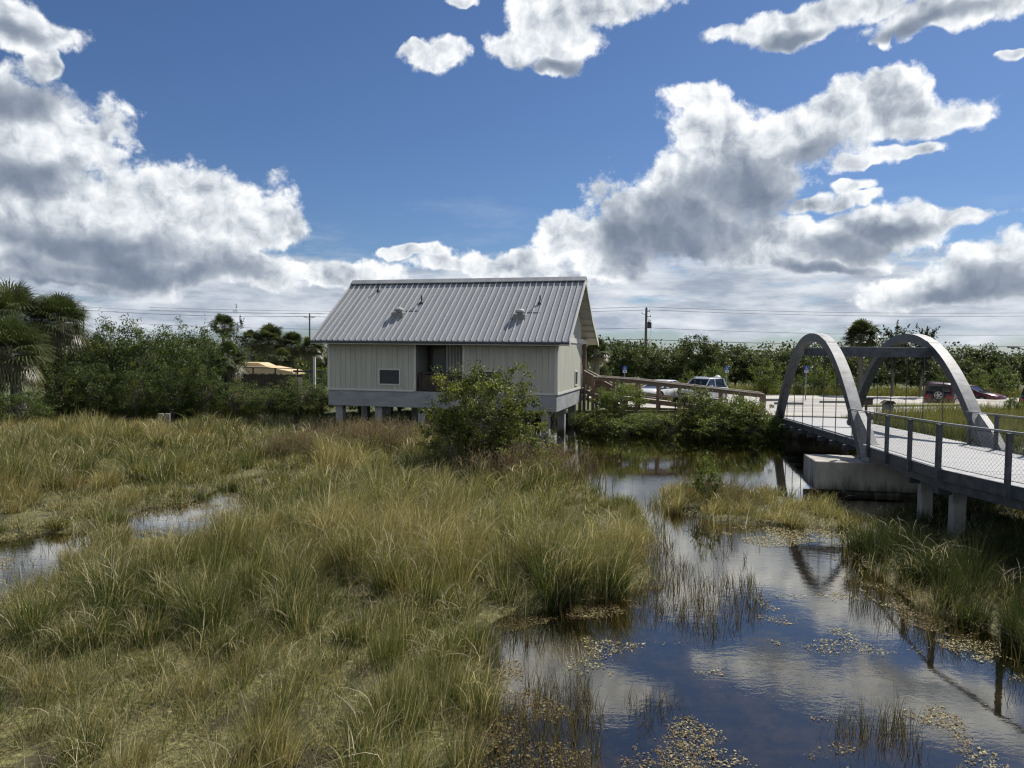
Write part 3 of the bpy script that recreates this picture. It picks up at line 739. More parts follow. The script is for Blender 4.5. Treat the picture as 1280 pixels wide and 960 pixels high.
# ------------------------------------------------------------ blades
def blade_arrays(x, y, z, h, dirx, diry, bend, w, rnd, segs, rg, flop=None):
    n = len(x); t = np.linspace(0, 1, segs+1)[None, :]
    h = h[:, None]; bd = bend[:, None]
    zc = z[:, None]+h*(t-.34*bd*t**2.2-(0 if flop is None else flop[:, None]*h*0+flop[:, None]*.35*t**3))
    rad = h*(bd*.75*t**2.0+.10*t)
    cx = x[:, None]+dirx[:, None]*rad; cy = y[:, None]+diry[:, None]*rad
    a = rg.random(n)*PI; sx, sy = np.cos(a)[:, None], np.sin(a)[:, None]
    ww = w[:, None]*.5*(1-t**1.6*.88)
    V = np.empty((n, segs+1, 2, 3), np.float32)
    V[:, :, 0, 0] = cx-sx*ww; V[:, :, 0, 1] = cy-sy*ww; V[:, :, 0, 2] = zc
    V[:, :, 1, 0] = cx+sx*ww; V[:, :, 1, 1] = cy+sy*ww; V[:, :, 1, 2] = zc
    base = (np.arange(n)*(segs+1)*2)[:, None]; k = np.arange(segs)[None, :]*2
    f = np.stack([base+k, base+k+1, base+k+3, base+k+2], -1).reshape(-1, 4)
    rr = np.repeat(rnd, (segs+1)*2); tt = np.tile(np.repeat(np.linspace(0, 1, segs+1), 2), n)
    return V.reshape(-1, 3), f, rr, tt
def merge(parts):
    o = 0; V = []; Fs = []; Rr = []; T = []
    for v, f, r, t in parts:
        V.append(v); Fs.append(f+o); Rr.append(r); T.append(t); o += len(v)
    return np.concatenate(V), np.concatenate(Fs), np.concatenate(Rr), np.concatenate(T)
def zone(px, py, polys):
    m = np.zeros(np.shape(px), bool)
    for p in polys: m |= inpoly(px, py, p)
    return m
Z_LOW = [[(-400, 1000), (-400, 850), (0, 815), (120, 800), (240, 815), (400, 830), (440, 870), (420, 960), (430, 1300), (-400, 1300)], [(380, 800), (470, 770), (500, 790), (440, 850), (390, 850)]]
Z_FINE = [[(430, 880), (470, 800), (520, 780), (600, 800), (606, 930), (590, 1300), (400, 1300)]]
Z_POOLSIDE = [[(-200, 640), (60, 640), (240, 600), (340, 575), (420, 590), (330, 660), (240, 700), (120, 740), (60, 800), (-200, 830)]]
Z_TALL = [[(440, 620), (600, 640), (690, 690), (700, 760), (620, 775), (470, 770), (400, 700)], [(660, 690), (770, 690), (812, 700), (796, 745), (680, 755)]]
Z_SHORT = [[(690, 560), (835, 595), (835, 688), (745, 690), (700, 640)]]
Z_RED = [[(350, 556), (700, 556), (720, 590), (600, 586), (400, 574), (350, 566)]]
def scatter(area, dens, rg):
    x0, x1, y0, y1 = area; n = int((x1-x0)*(y1-y0)*dens)
    return rg.uniform(x0, x1, n), rg.uniform(y0, y1, n)
def build_marsh():
    rg = np.random.default_rng(3); parts = []; reeds = []; shaded_blades = []
    # low ground layer between the tussocks
    for (y0, y1, tufts, nb, w, segs) in ((6.2, 10, 36, 15, .0075, 4), (10, 14.5, 28, 14, .0095, 4), (14.5, 21, 20, 12, .013, 4), (21, 30, 12, 11, .020, 3), (30, 43, 8, 11, .028, 3)):
        xm = y1*.92+2
        x, y = scatter((-xm, xm, y0, y1), tufts, rg)
        px, py = to_px(x, y, 0.)
        ok = is_marsh(x, y) & (px > -240) & (px < 1520) & (y < shore(x)-.3)
        x, y, px, py = x[ok], y[ok], px[ok], py[ok]
        cl = fnoise(x, y, .8, 21, 3); patch = fnoise(x, y, 3.0, 31, 3)
        keep = (cl > .37) | (zone(px, py, Z_LOW) & (cl > .30)); x, y, px, py, cl, patch = [q[keep] for q in (x, y, px, py, cl, patch)]
        n = len(x); m = n*nb; ix = np.repeat(np.arange(n), nb)
        a = rg.random(m)*2*PI; rad = np.sqrt(rg.random(m))*(.13+.012*y1)
        bx = x[ix]+np.cos(a)*rad; by = y[ix]+np.sin(a)*rad
        h = (.26+.42*cl[ix])*rg.uniform(.5, 1.15, m); la = rg.random(m)*2*PI
        r = np.clip(.04+.9*(patch[ix]-.25)+rg.normal(0, .16, m), 0, 1); old = rg.random(m) < .22; r = np.where(old, rg.uniform(.6, 1., m), r)
        parts.append(blade_arrays(bx, by, np.zeros(m), h, np.cos(la)+.2, np.sin(la), np.clip(rg.gamma(2., .32, m), .05, 1.6), w*rg.uniform(.6, 1.25, m), r, segs, rg))
    # tussocks: fountains of blades, each with its own size, colour and lean
    def tussocks(cell, y0, y1, nb, w, segs):
        xm = y1*.92+2.5; gx, gy = np.meshgrid(np.arange(-xm, xm, cell), np.arange(y0, y1, cell)); x = gx.ravel()+rg.uniform(-.42, .42, gx.size)*cell; y = gy.ravel()+rg.uniform(-.42, .42, gx.size)*cell
        px, py = to_px(x, y, 0.); ok = is_marsh(x, y) & (px > -260) & (px < 1540) & (y < shore(x)-.2); x, y, px, py = x[ok], y[ok], px[ok], py[ok]
        big = fnoise(x, y, 3.5, 91, 2); kind = fnoise(x, y, 4.5, 95, 2)+rg.normal(0, .10, len(x)); n = len(x)
        low = zone(px, py, Z_LOW); pool = zone(px, py, Z_POOLSIDE); tall = zone(px, py, Z_TALL); fi = zone(px, py, Z_FINE); red = zone(px, py, Z_RED); isle = (y > 18) & (px > 812) & (px < 1064); right = px >= 1064
        H = (.62+.85*big)*rg.uniform(.70, 1.22, n); H[low] *= .58; H[pool] *= .54; H[tall] *= 1.32; H[isle] *= .48; H[zone(px, py, Z_SHORT)] *= .50; H[right] *= np.where(y[right] > 16.2, .55, .92); H[fi] = .74
        drop = rg.random(n) < np.where(low, .38, np.where(tall | right | fi, .03, .13)); keep = ~drop
        for i in np.nonzero(keep)[0]:
            m = int(nb*rg.uniform(.7, 1.3)*(1.25 if (tall[i] or right[i] or fi[i]) else 1.)); R0 = cell*rg.uniform(.30, .50)*(.85 if not fi[i] else 1.0)
            a = rg.random(m)*2*PI; rr = np.sqrt(rg.random(m)); bx = x[i]+np.cos(a)*rr*R0; by = y[i]+np.sin(a)*rr*R0
            ok = is_marsh(bx, by) | (rg.random(m) < .6)
            ld = a+rg.normal(0, .55, m); lx = rg.normal(.22, .22); ly = rg.normal(-.05, .2)
            dx = np.cos(ld)*rr+lx; dy = np.sin(ld)*rr+ly; L = np.hypot(dx, dy)+1e-5
            upr = rg.random(m) < .45
            bend = np.where(upr, rg.uniform(.04, .35, m), np.clip(rg.gamma(2.6, .24, m), .1, 1.6))*(.45+.75*rr)
            if fi[i]: bend = bend*.7
            h = H[i]*(1.08-.32*rr**2)*rg.uniform(.55, 1.12, m)
            k = kind[i]
            if fi[i]: base = .26
            elif right[i]: base = .45
            elif k < .40: base = .10
            elif k < .52: base = .24
            elif k < .59: base = .38
            elif k < .66: base = .50
            else: base = .64
            r = base+rg.normal(0, .10, m); dead = rg.random(m) < rg.uniform(.06, .30); r = np.where(dead, rg.uniform(.62, 1., m), r)
            dst = shaded_blades if right[i] else reeds if (red[i] and rg.random() < .6) else parts
            s_ = ok; ww = w*rg.uniform(.6, 1.25, m)*(.75 if fi[i] else 1.)
            dst.append(blade_arrays(bx[s_], by[s_], np.zeros(s_.sum()), h[s_], (dx/L)[s_], (dy/L)[s_], bend[s_], ww[s_], np.clip(r, 0, 1)[s_], segs, rg))
            # broken straw fallen across the tussock
            if rg.random() < .55:
                q = int(m*.07); aa = rg.random(q)*2*PI
                parts.append(blade_arrays(x[i]+rg.normal(0, R0*.6, q), y[i]+rg.normal(0, R0*.6, q), H[i]*rg.uniform(.1, .7, q), H[i]*rg.uniform(.35, .7, q), np.cos(aa), np.sin(aa), rg.uniform(.9, 1.9, q), w*rg.uniform(.7, 1.1, q), rg.uniform(.75, 1, q), 4, rg))
    tussocks(.62, 6.0, 10.5, 250, .0080, 5); tussocks(.72, 10.5, 15.5, 270, .0100, 5); tussocks(.86, 15.5, 22, 270, .0135, 5); tussocks(1.0, 22, 31, 230, .020, 4); tussocks(1.15, 31, 42, 170, .028, 4)
    V, f, r, t = merge(parts)
    tag(np_mesh('marsh_grass', V, f, grass_m, {'rnd': r, 't': t}), kind='stuff')
    V, f, r, t = merge(shaded_blades)
    tag(np_mesh('shaded_grass', V, f, shaded_grass_m, {'rnd': r, 't': t}), kind='stuff')
    V, f, r, t = merge(reeds)
    tag(np_mesh('reddish_reeds', V, f, reed_m, {'rnd': r, 't': t}), kind='stuff')
build_marsh()

def build_reeds_extra():       # seedy russet reeds before the building piles
    rg = np.random.default_rng(5); P = []
    spots = [(450, 560, .95, 24), (515, 560, 1.0, 24), (395, 572, 1.0, 26), (430, 566, 1.25, 30), (470, 570, 1.3, 34), (505, 566, 1.2, 34), (545, 572, 1.2, 34), (585, 590, 1.0, 26), (660, 600, 1.1, 30), (690, 606, 1.1, 26), (350, 575, .9, 20), (620, 604, 1.0, 30)]
    for (px, py, h0, k) in spots:
        X, Y = at_z(px, py, 0.); m = k*16
        x = X+rg.normal(0, .75, m); y = Y+rg.normal(0, .8, m); h = h0*1.22*rg.uniform(.45, 1.08, m); a = rg.random(m)*2*PI
        P.append(blade_arrays(x, y, np.zeros(m), h, np.cos(a), np.sin(a), rg.uniform(.05, .5, m), np.full(m, .022), rg.random(m)*.8, 4, rg))
        # seed heads: short stubby flecks near the stem tips
        s = rg.random(m) < .5; q = s.sum()
        for _ in range(4):
            P.append(blade_arrays(x[s]+np.cos(a[s])*h[s]*.2+rg.normal(0, .035, q), y[s]+np.sin(a[s])*h[s]*.2+rg.normal(0, .035, q), h[s]*rg.uniform(.65, .98, q), np.full(q, .10), np.cos(a[s]), np.sin(a[s]), np.full(q, .3), np.full(q, .03), rg.uniform(.6, 1, q), 2, rg))
    V, f, r, t = merge(P)
    for (px, py, h0) in ((872, 628, 1.0), (892, 632, 1.25), (912, 636, 1.2), (930, 640, 1.0), (852, 628, .8)):   # tall dry reeds on the islet
        X, Y = at_z(px, py, 0.); m = 150; a = rg.random(m)*2*PI; q = np.sqrt(rg.random(m))*.35
        P.append(blade_arrays(X+np.cos(a)*q, Y+np.sin(a)*q, np.zeros(m), h0*rg.uniform(.5, 1.1, m), np.cos(a)+.5, np.sin(a), rg.uniform(.1, .7, m), np.full(m, .013), rg.uniform(.2, .9, m), 5, rg))
    V, f, r, t = merge(P)
    tag(np_mesh('seedy_reeds', V, f, reed_m, {'rnd': r, 't': t}), kind='stuff')
build_reeds_extra()

def build_rushes():            # thin stems standing in open water
    rg = np.random.default_rng(9); P = []
    zones = [([(812, 660), (860, 650), (930, 690), (960, 760), (900, 800), (820, 780), (800, 740)], 44, .42),
             ([(585, 800), (650, 780), (720, 830), (755, 900), (745, 1000), (585, 1000)], 110, .40), ([(690, 745), (800, 735), (850, 760), (800, 790), (700, 780)], 34, .32),
             ([(780, 868), (850, 862), (868, 925), (800, 940)], 60, .25),
             ([(1000, 945), (1040, 905), (1120, 895), (1160, 930), (1150, 1000), (1000, 1000)], 90, .48),
             ([(1050, 680), (1100, 720), (1160, 765), (1250, 810), (1290, 850), (1290, 890), (1120, 790), (1060, 760)], 34, .38),
             ([(640, 640), (700, 620), (730, 640), (700, 660)], 30, .5),
             ([(905, 655), (1010, 662), (1010, 690), (900, 690)], 18, .30),
             ([(-60, 700), (100, 660), (290, 630), (290, 660), (60, 750), (-60, 760)], 7, .4)]
    for poly, den, h0 in zones:
        wp = world_poly(poly); xs = [p[0] for p in wp]; ys = [p[1] for p in wp]
        x, y = scatter((min(xs), max(xs), min(ys), max(ys)), den*2.2, rg); ok = inpoly(x, y, wp); x, y = x[ok], y[ok]
        ok = fnoise(x, y, .9, 61, 3) > .47; x, y = x[ok], y[ok]
        m = len(x)*2; x = np.repeat(x, 2)+rg.normal(0, .03, m); y = np.repeat(y, 2)+rg.normal(0, .03, m)
        a = rg.random(m)*2*PI
        P.append(blade_arrays(x, y, np.full(m, -.05), h0*rg.uniform(.35, 1.25, m), np.cos(a), np.sin(a), rg.gamma(1.6, .16, m), (.0045+.00035*y)*rg.uniform(.7, 1.2, m), rg.random(m), 4, rg))
    V, f, r, t = merge(P)
    tag(np_mesh('water_rushes', V, f, rush_m, {'rnd': r, 't': t}), kind='stuff')
build_rushes()

def build_algae():             # floating mats: many small ragged flakes just above the water
    rg = np.random.default_rng(12)
    m = bpy.data.materials.new('algae_flakes'); m.use_nodes = True; N = NT(m.node_tree)
    r = N.n('ShaderNodeAttribute', attribute_name='rnd', out=2)
    c = N.ramp(r, [(0, (.10, .06, .014)), (.35, (.16, .12, .035)), (.7, (.27, .235, .09)), (1, (.46, .41, .24))])
    b = N.n('ShaderNodeBsdfPrincipled', c); b = m.node_tree.nodes[-1]; b.inputs['Roughness'].default_value = .8
    o = m.node_tree.nodes.new('ShaderNodeOutputMaterial'); m.node_tree.links.new(b.outputs[0], o.inputs[0])
    zs = [([(1072, 690), (1105, 700), (1180, 740), (1300, 800), (1300, 870), (1230, 840), (1150, 790), (1075, 740)], 900, .45, .8),
          ([(900, 650), (1060, 655), (1080, 700), (1040, 700), (900, 672)], 600, .45, .8),
          ([(600, 740), (760, 745), (830, 730), (830, 770), (700, 775), (600, 800)], 900, .37, .22),  # brown flakes also stand in for the bed and the reflected dark grass
          ([(560, 780), (640, 790), (660, 860), (740, 900), (740, 1000), (560, 1000)], 900, .44, .34),
          ([(690, 740), (1280, 740), (1280, 1000), (720, 1000)], 500, .60, .8),
          ([(1110, 745), (1180, 750), (1240, 790), (1200, 800), (1130, 780)], 1000, .26, .15),
          ([(990, 880), (1200, 880), (1230, 1000), (980, 1000)], 700, .52, .30),
          ([(760, 890), (880, 890), (900, 960), (770, 1000)], 600, .53, .28),
          ([(-100, 680), (150, 650), (300, 590), (360, 590), (300, 660), (100, 740), (-100, 780)], 260, .50, .5),
          ([(-200, 1000), (-200, 800), (200, 790), (420, 790), (600, 770), (620, 800), (600, 1000)], 300, .45, .5), ([(0, 690), (300, 620), (500, 700), (420, 790), (0, 790)], 260, .42, .5)]
    V = []; Rr = []
    for poly, den, thr, tone in zs:
        wp = world_poly(poly); xs = [p[0] for p in wp]; ys = [p[1] for p in wp]
        x, y = scatter((min(xs), max(xs), min(ys), max(ys)), den*2.2, rg); ok = inpoly(x, y, wp); x, y = x[ok], y[ok]
        f = fnoise(x, y, .8, 71, 6)+rg.normal(0, .02, len(x)); ok = f > thr+.075; x, y = x[ok], y[ok]; k = len(x)
        a = rg.random(k)*2*PI; s = np.clip(rg.lognormal(-4.95, .5, k), .003, .02)*(1+y/26); z = rg.uniform(.003, .02, k)+np.maximum(ground_h(x, y), 0)
        q = np.empty((k, 4, 3)); 
        for j in range(4):
            rj = s*rg.uniform(.5, 1.2, k); aj = a+j*PI/2
            q[:, j, 0] = x+np.cos(aj)*rj; q[:, j, 1] = y+np.sin(aj)*rj*.8; q[:, j, 2] = z+rg.uniform(-.004, .006, k)
        V.append(q.reshape(-1, 3)); Rr.append(np.repeat(np.clip(rg.normal(tone*.8, .22, k), 0, 1), 4))
    V = np.concatenate(V); f = np.arange(len(V)).reshape(-1, 4)
    tag(np_mesh('floating_algae', V, f, m, {'rnd': np.concatenate(Rr)}), kind='stuff')
build_algae()

def grass_field(name, polys, dens, nb, h, w, mat, seed, zfun=ground_h, segs=3, hv=.5, tone=.45):
    rg = np.random.default_rng(seed); P = []
    for wp in polys:
        xs = [p[0] for p in wp]; ys = [p[1] for p in wp]
        x, y = scatter((min(xs), max(xs), min(ys), max(ys)), dens, rg); ok = inpoly(x, y, wp); x, y = x[ok], y[ok]
        px, py = to_px(x, y, .8); ok = (px > -120) & (px < 1400); x, y = x[ok], y[ok]
        f = fnoise(x, y, 2.2, seed, 3); H = h*(1-hv+2*hv*f); m = len(x)*nb; ix = np.repeat(np.arange(len(x)), nb)
        bx = x[ix]+rg.normal(0, .16, m); by = y[ix]+rg.normal(0, .16, m); z = zfun(bx, by)-.03
        a = rg.random(m)*2*PI
        P.append(blade_arrays(bx, by, z, H[ix]*rg.uniform(.4, 1.15, m), np.cos(a)+.3, np.sin(a), rg.gamma(2, .17, m), w*rg.uniform(.7, 1.3, m), np.clip(tone+.7*(fnoise(bx, by, 5, seed+3)-.5)+rg.normal(0, .16, m), 0, 1), segs, rg))
    V, f, r, t = merge(P)
    return tag(np_mesh(name, V, f, mat, {'rnd': r, 't': t}), kind='stuff')
grass_field('verge_grass', [[(3, 59.3), (64, 58.2), (70, 66), (3, 66)], [(-34, 50), (-12, 50), (-12, 60), (-36, 60)]], 5, 12, .75, .045, dryg_m, 101, tone=.5)
grass_field('meadow_grass', [[(18.5, 33), (21, 29), (27, 26.2), (48, 25.5), (60, 48), (31, 46), (26, 42.8), (20.8, 39.8), (18.8, 37.2)]], 9, 14, 1.05, .028, dryg_m, 102, tone=.36, hv=.65)
grass_field('bank_grass', [[(3.6, 39.9), (9, 38.5), (13.4, 37.9), (18.2, 37.6), (18.3, 38.1), (13.4, 39.0), (9, 39.9), (5, 41.0)], [(-50, 42.6), (-12, 43), (-12, 47), (-50, 47)]], 14, 13, .55, .028, dryg_m, 103, tone=.3)

# ------------------------------------------------------------ leafy crowns
def leaf_cloud(centers, size, rg, aspect=.55, upb=.35, rnd=None, jit=.25):
    n = len(centers); nr = rg.normal(size=(n, 3)); nr[:, 2] += upb*1.5; nr /= np.linalg.norm(nr, axis=1)[:, None]
    a = np.cross(nr, rg.normal(size=(n, 3))); a /= np.linalg.norm(a, axis=1)[:, None]; b = np.cross(nr, a)
    s = size*rg.uniform(1-jit, 1+jit, n)[:, None]
    V = np.empty((n, 4, 3), np.float32)
    V[:, 0] = centers-a*s*.5; V[:, 1] = centers+b*s*aspect*.5+nr*s*.06; V[:, 2] = centers+a*s*.5; V[:, 3] = centers-b*s*aspect*.5+nr*s*.06
    r = rg.random(n) if rnd is None else rnd
    return V.reshape(-1, 3), np.arange(n*4).reshape(-1, 4), np.repeat(r, 4), np.zeros(n*4)
def crown_points(nclump, per, rx, ry, rz_, rg, rc=.32, shell=.55, sprig=.12, zmin=-1., boxy=False):
    """clumps of leaves spread through an uneven crown, with sprigs that stick out"""
    C = []; T = []
    while len(C) < nclump:
        d = rg.normal(size=3); d /= np.linalg.norm(d)
        if d[2] < zmin: continue
        if boxy: d /= (abs(d[0])**3.2+abs(d[1])**3.2+abs(d[2])**3.2)**(1/3.2)
        az = math.atan2(d[1], d[0]); lob = 1+.18*math.sin(3*az+rg.random()*.5)+.12*math.sin(5*az+2*d[2]*3)
        rr = (shell+(1-shell)*rg.random())*lob*rg.uniform(.85, 1.1)
        C.append(d*rr*np.array([rx, ry, rz_])); T.append(rg.normal(0, .20))
    C = np.array(C); T = np.array(T)
    k = len(C); per_ = rg.integers(int(per*.5), int(per*1.5), k); ix = np.repeat(np.arange(k), per_)
    o = rg.normal(size=(len(ix), 3)); o /= np.linalg.norm(o, axis=1)[:, None]; o *= (rg.random(len(ix))**.5)[:, None]
    rcs = rc*rg.uniform(.6, 1.3, k); P = C[ix]+o*rcs[ix][:, None]*np.array([1, 1, .75])
    tone = np.clip(.42+T[ix]+rg.normal(0, .2, len(ix))+.12*o[:, 2], 0, 1)
    # sprigs: leaves strung along twigs that leave the crown
    ns = int(k*sprig*4); j = rg.integers(0, k, ns); S = []; ST = []
    for q in j:
        c = C[q]; d = c/(np.linalg.norm(c)+1e-6); d = d+rg.normal(0, .35, 3)+np.array([0, 0, .5]); d /= np.linalg.norm(d)
        L = rc*rg.uniform(1.2, 2.4)
        m = 14; S.append(c+d*L*np.linspace(.1, 1, m)[:, None]+rg.normal(0, rc*.10, (m, 3))); ST.append(np.clip(rg.normal(.6, .18, m), 0, 1))
    if S: P = np.concatenate([P]+S); tone = np.concatenate([tone]+ST)
    return P, tone, C
def make_tree(name, label, cat, mat, bark, H, rx, rz_, nclump, per, leaf, seed, group=None, trunk_r=.12, crown_z=None, ry=None, rc=.32, zmin=-.9, stems=1, spread=.25, limbs=9, aspect=.55, sprig=.12, shell=.55, boxy=False):
    rg = np.random.default_rng(seed); root = thing(name, label, cat, group=group)
    cz = H-rz_ if crown_z is None else crown_z
    P, tone, C = crown_points(nclump, per, rx, ry or rx, rz_, rg, rc, shell, sprig, zmin, boxy); P = P+np.array([0, 0, cz])
    P[:, 2] = np.maximum(P[:, 2], .02)
    V, f, r, t = leaf_cloud(P, leaf, rg, rnd=tone, aspect=aspect)
    np_mesh('crown', V, f, mat, {'rnd': r, 't': t}, parent=root)
    b = MB()
    for s in range(stems):
        a = 2*PI*s/stems+rg.random(); ex, ey = math.cos(a)*spread*(stems > 1), math.sin(a)*spread*(stems > 1)
        top = Vector((ex*rx*1.2, ey*rx*1.2, cz+.25*rz_)); mid = Vector((ex*.6+rg.normal(0, .06), ey*.6+rg.normal(0, .06), cz*.45))
        b.tube([(ex*.2, ey*.2, -.15), mid, top], [trunk_r, trunk_r*.72, trunk_r*.3], 7)
        for k in range(limbs):
            c = C[rg.integers(0, len(C))]*.9+np.array([0, 0, cz]); st = mid.lerp(top, rg.random()*.8)
            cc = Vector(c); md = st.lerp(cc, .5)+Vector((0, 0, -.08*H*.3)); b.tube([st, md, cc], [trunk_r*.42, trunk_r*.25, trunk_r*.08], 5)
    b.build('trunk', bark, root, smooth=True)
    return root
def place(src, X, Y, rz, sc, label, used=set()):
    z = float(ground_h(np.array([X]), np.array([Y]))[0])-.02
    z = max(z, -.1)
    if src.name not in used:
        used.add(src.name); src.location = (X, Y, z); src.rotation_euler = (0, 0, rz); src.scale = sc; src['label'] = label; return src
    return copy_thing(src, (X, Y, z), rz, sc, label)

# broad trees along the back of the car park
G1 = 'trees along the back of the car park'
fars = [make_tree('broadleaf_tree', '-', 'tree', farleaf, trunk_m, 5.2, 2.6, 2.3, 170, 60, .17, 200+i, G1, .16, rc=.55, zmin=-.95, ry=2.2, aspect=.7, sprig=0, crown_z=2.7) for i in range(4)]
used_scale = 5.2
specs = [(748, 445, 66, 'dark round tree beside the roof corner, behind the small palm trunks'), (778, 424, 70, 'tall dark tree just left of the transformer pole'),
 (806, 428, 73, 'dark tree directly behind the transformer pole'), (826, 425, 69, 'tall bushy tree just right of the transformer pole'), (851, 436, 70, 'lower dark tree behind the white sedan'),
 (874, 425, 67, 'tall rounded olive tree above the silver car roof'), (899, 424, 70, 'tall dark tree behind the accessible parking sign by the silver car'), (920, 428, 72, 'broad dark tree right of the sign by the silver car'),
 (944, 443, 69, 'lower tree in the dip of the tree line left of the near arch'), (962, 433, 70, 'dark tree touching the left limb of the near arch'), (986, 431, 67, 'dense tree just inside the left limb of the near arch'),
 (1014, 438, 70, 'tree behind the accessible parking sign under the near arch'), (1042, 436, 73, 'tree seen through the top of the near arch'), (1066, 444, 68, 'leafy tree below the rounded cabbage palm'),
 (1094, 446, 70, 'tree beneath the steel crossbeam between the arches'), (1120, 450, 73, 'tree hidden behind the first young dark tree'), (1150, 446, 68, 'tree hidden behind the second young dark tree'), (1180, 448, 70, 'tree seen under the top of the far arch above the red vehicle'),
 (1206, 441, 66, 'dark tree just right of the far arch'), (1228, 434, 69, 'taller pointed tree right of the far arch'), (1250, 444, 67, 'bushy tree left of the street lamp'), (1274, 442, 69, 'dark tree behind the street lamp at the picture edge'), (1302, 440, 67, 'dark tree beyond the dark blue vehicle'),
 (300, 438, 82, 'dark tree below the sparse grey green tree'), (326, 434, 84, 'dark tree behind the dense dark fan palm, left side'), (352, 438, 82, 'dark tree between the two dark fan palms'), (380, 436, 84, 'dark tree behind the pale skirted palm'), (408, 438, 82, 'dark tree under the left roof corner')]
for i, (px, py, Y, lb) in enumerate(specs):
    p = at_y(px, py, Y); g = 1.05; H = (p.z-g)*(.74+.28*((i*37) % 11)/10); s = H/4.75
    place(fars[i % 4], p.x, Y, rng.random()*6, (s*1.08, s*1.0, s), lb)
# a continuous mass of woods beyond them and on the left beyond the shed
def build_woods():
    rg = np.random.default_rng(77); P = []; T = []
    for i in range(4200):
        x = rg.uniform(-130, 140)
        if -8 < x < 6: pass
        y = rg.uniform(80, 96); top = 3.2+2.4*float(fnoise(x, y, 7, 55, 3)); c = np.array([x, y, rg.uniform(.3, 1)*top+.6])
        o = np.clip(rg.normal(size=(24, 3)), -1.5, 1.5)*.55; P.append(c+o); T.append(np.clip(.35+rg.normal(0, .13)+rg.normal(0, .15, 24), 0, 1))
    V, f, r, t = leaf_cloud(np.concatenate(P), .36, rg, rnd=np.concatenate(T), aspect=.75)
    tag(np_mesh('far_woods', V, f, farleaf, {'rnd': r, 't': t}), kind='stuff')
build_woods()

# mid bushes in front of the trees
lite = [make_tree('leafy_bush', '-', 'bush', lightleaf, trunk_m, 3.2, 1.7, 1.5, 90, 48, .14, 300+i, 'bushes along the edges of the car park', .07, rc=.4, zmin=-.95, stems=3, aspect=.5) for i in range(3)]
for i, (px, py, Y, w, lb) in enumerate([(892, 458, 62, 1.15, 'light green bush rising behind the silver car'), (958, 452, 60, 1.0, 'light green bush left of the near arch beyond the paved lot'), (862, 466, 60, .8, 'pale bush between the two cars'),
    (1026, 460, 61, 1., 'bush just right of the sign under the near arch'), (1000, 470, 60, .7, 'small pale bush left of the sign under the near arch'), (1054, 462, 62, .8, 'pale bush below the cabbage palm'), (1190, 462, 58, .7, 'low bush behind the red vehicle'), (1250, 462, 60, 1., 'shrubby thicket left of the dark blue vehicle'), (1222, 466, 59, .8, 'brownish bush between the red car and the dark blue vehicle'), (300, 444, 76, 1.2, 'green bush directly behind the tan roof, left part'), (326, 446, 76, 1.2, 'green bush directly behind the tan roof, right part'), (376, 446, 76, 1.2, 'light green bush between the tan roof and the white post'), (405, 452, 73, 1., 'green bush behind the white post at the building corner'), (352, 450, 76, 1., 'low green bush behind the right end of the tan roof'), (1270, 486, 44, .7, 'shrub in the tall grass under the dark blue vehicle at the right edge')]):
    p = at_y(px, py, Y); s = (p.z-1.05)/3.2
    place(lite[i % 3], p.x, Y, i*1.3, (s*w, s*w, s), lb)
# bank shrubs
bankb = [make_tree('bank_shrub', '-', 'bush', mt, trunk_m, 1.6, 1.0, .85, 90, 52, .08, 320+i, 'shrubs on the pond bank', .035, rc=.22, zmin=-.95, stems=4, aspect=.5) for i, mt in enumerate((lightleaf, bushleaf, lightleaf))]
for i, (px, py, z0, Y, w, lb) in enumerate([(775, 479, .95, 40.2, 1.25, 'rounded light green shrub on the bank at the foot of the stairs'), (748, 512, .6, 39.9, 1.1, 'low shrub on the bank below the staircase'), (728, 515, .3, 40.3, 1., 'low shrub beside the rear corner pile of the building'),
    (812, 515, .2, 38.7, 1.5, 'low spreading shrub right of the rounded shrub on the bank'), (868, 486, .6, 38.6, 1.15, 'upright leafy shrub in front of the ramp, right of the small black panels'), (889, 497, .4, 38.2, 1.3, 'shrub in front of the middle of the ramp'), (918, 494, .4, 38.3, 1.4, 'dense shrub below the lower end of the ramp'),
    (944, 503, .3, 38.0, 1.3, 'shrub at the lower end post of the ramp'), (968, 520, .0, 37.5, 1.1, 'small shrub at the foot of the near arch'), (900, 514, -.1, 37.5, 1.7, 'bush overhanging the dark water below the ramp'), (838, 519, -.1, 37.9, 1.5, 'grassy shrub below the two black panels'), (938, 517, -.1, 37.3, 1.6, 'bush overhanging the water near the near arch'), (784, 519, -.1, 38.2, 1.8, 'bush overhanging the water below the rounded shrub'), (748, 521, -.1, 38.8, 1.6, 'bush overhanging the water beside the building')]):
    p = at_y(px, py, Y); s = (p.z-z0)/1.6
    o = place(bankb[i % 3], p.x, Y, i*1.1, (max(s, .75)*w, max(s, .75)*w*.8, s), lb); o.location.z = z0

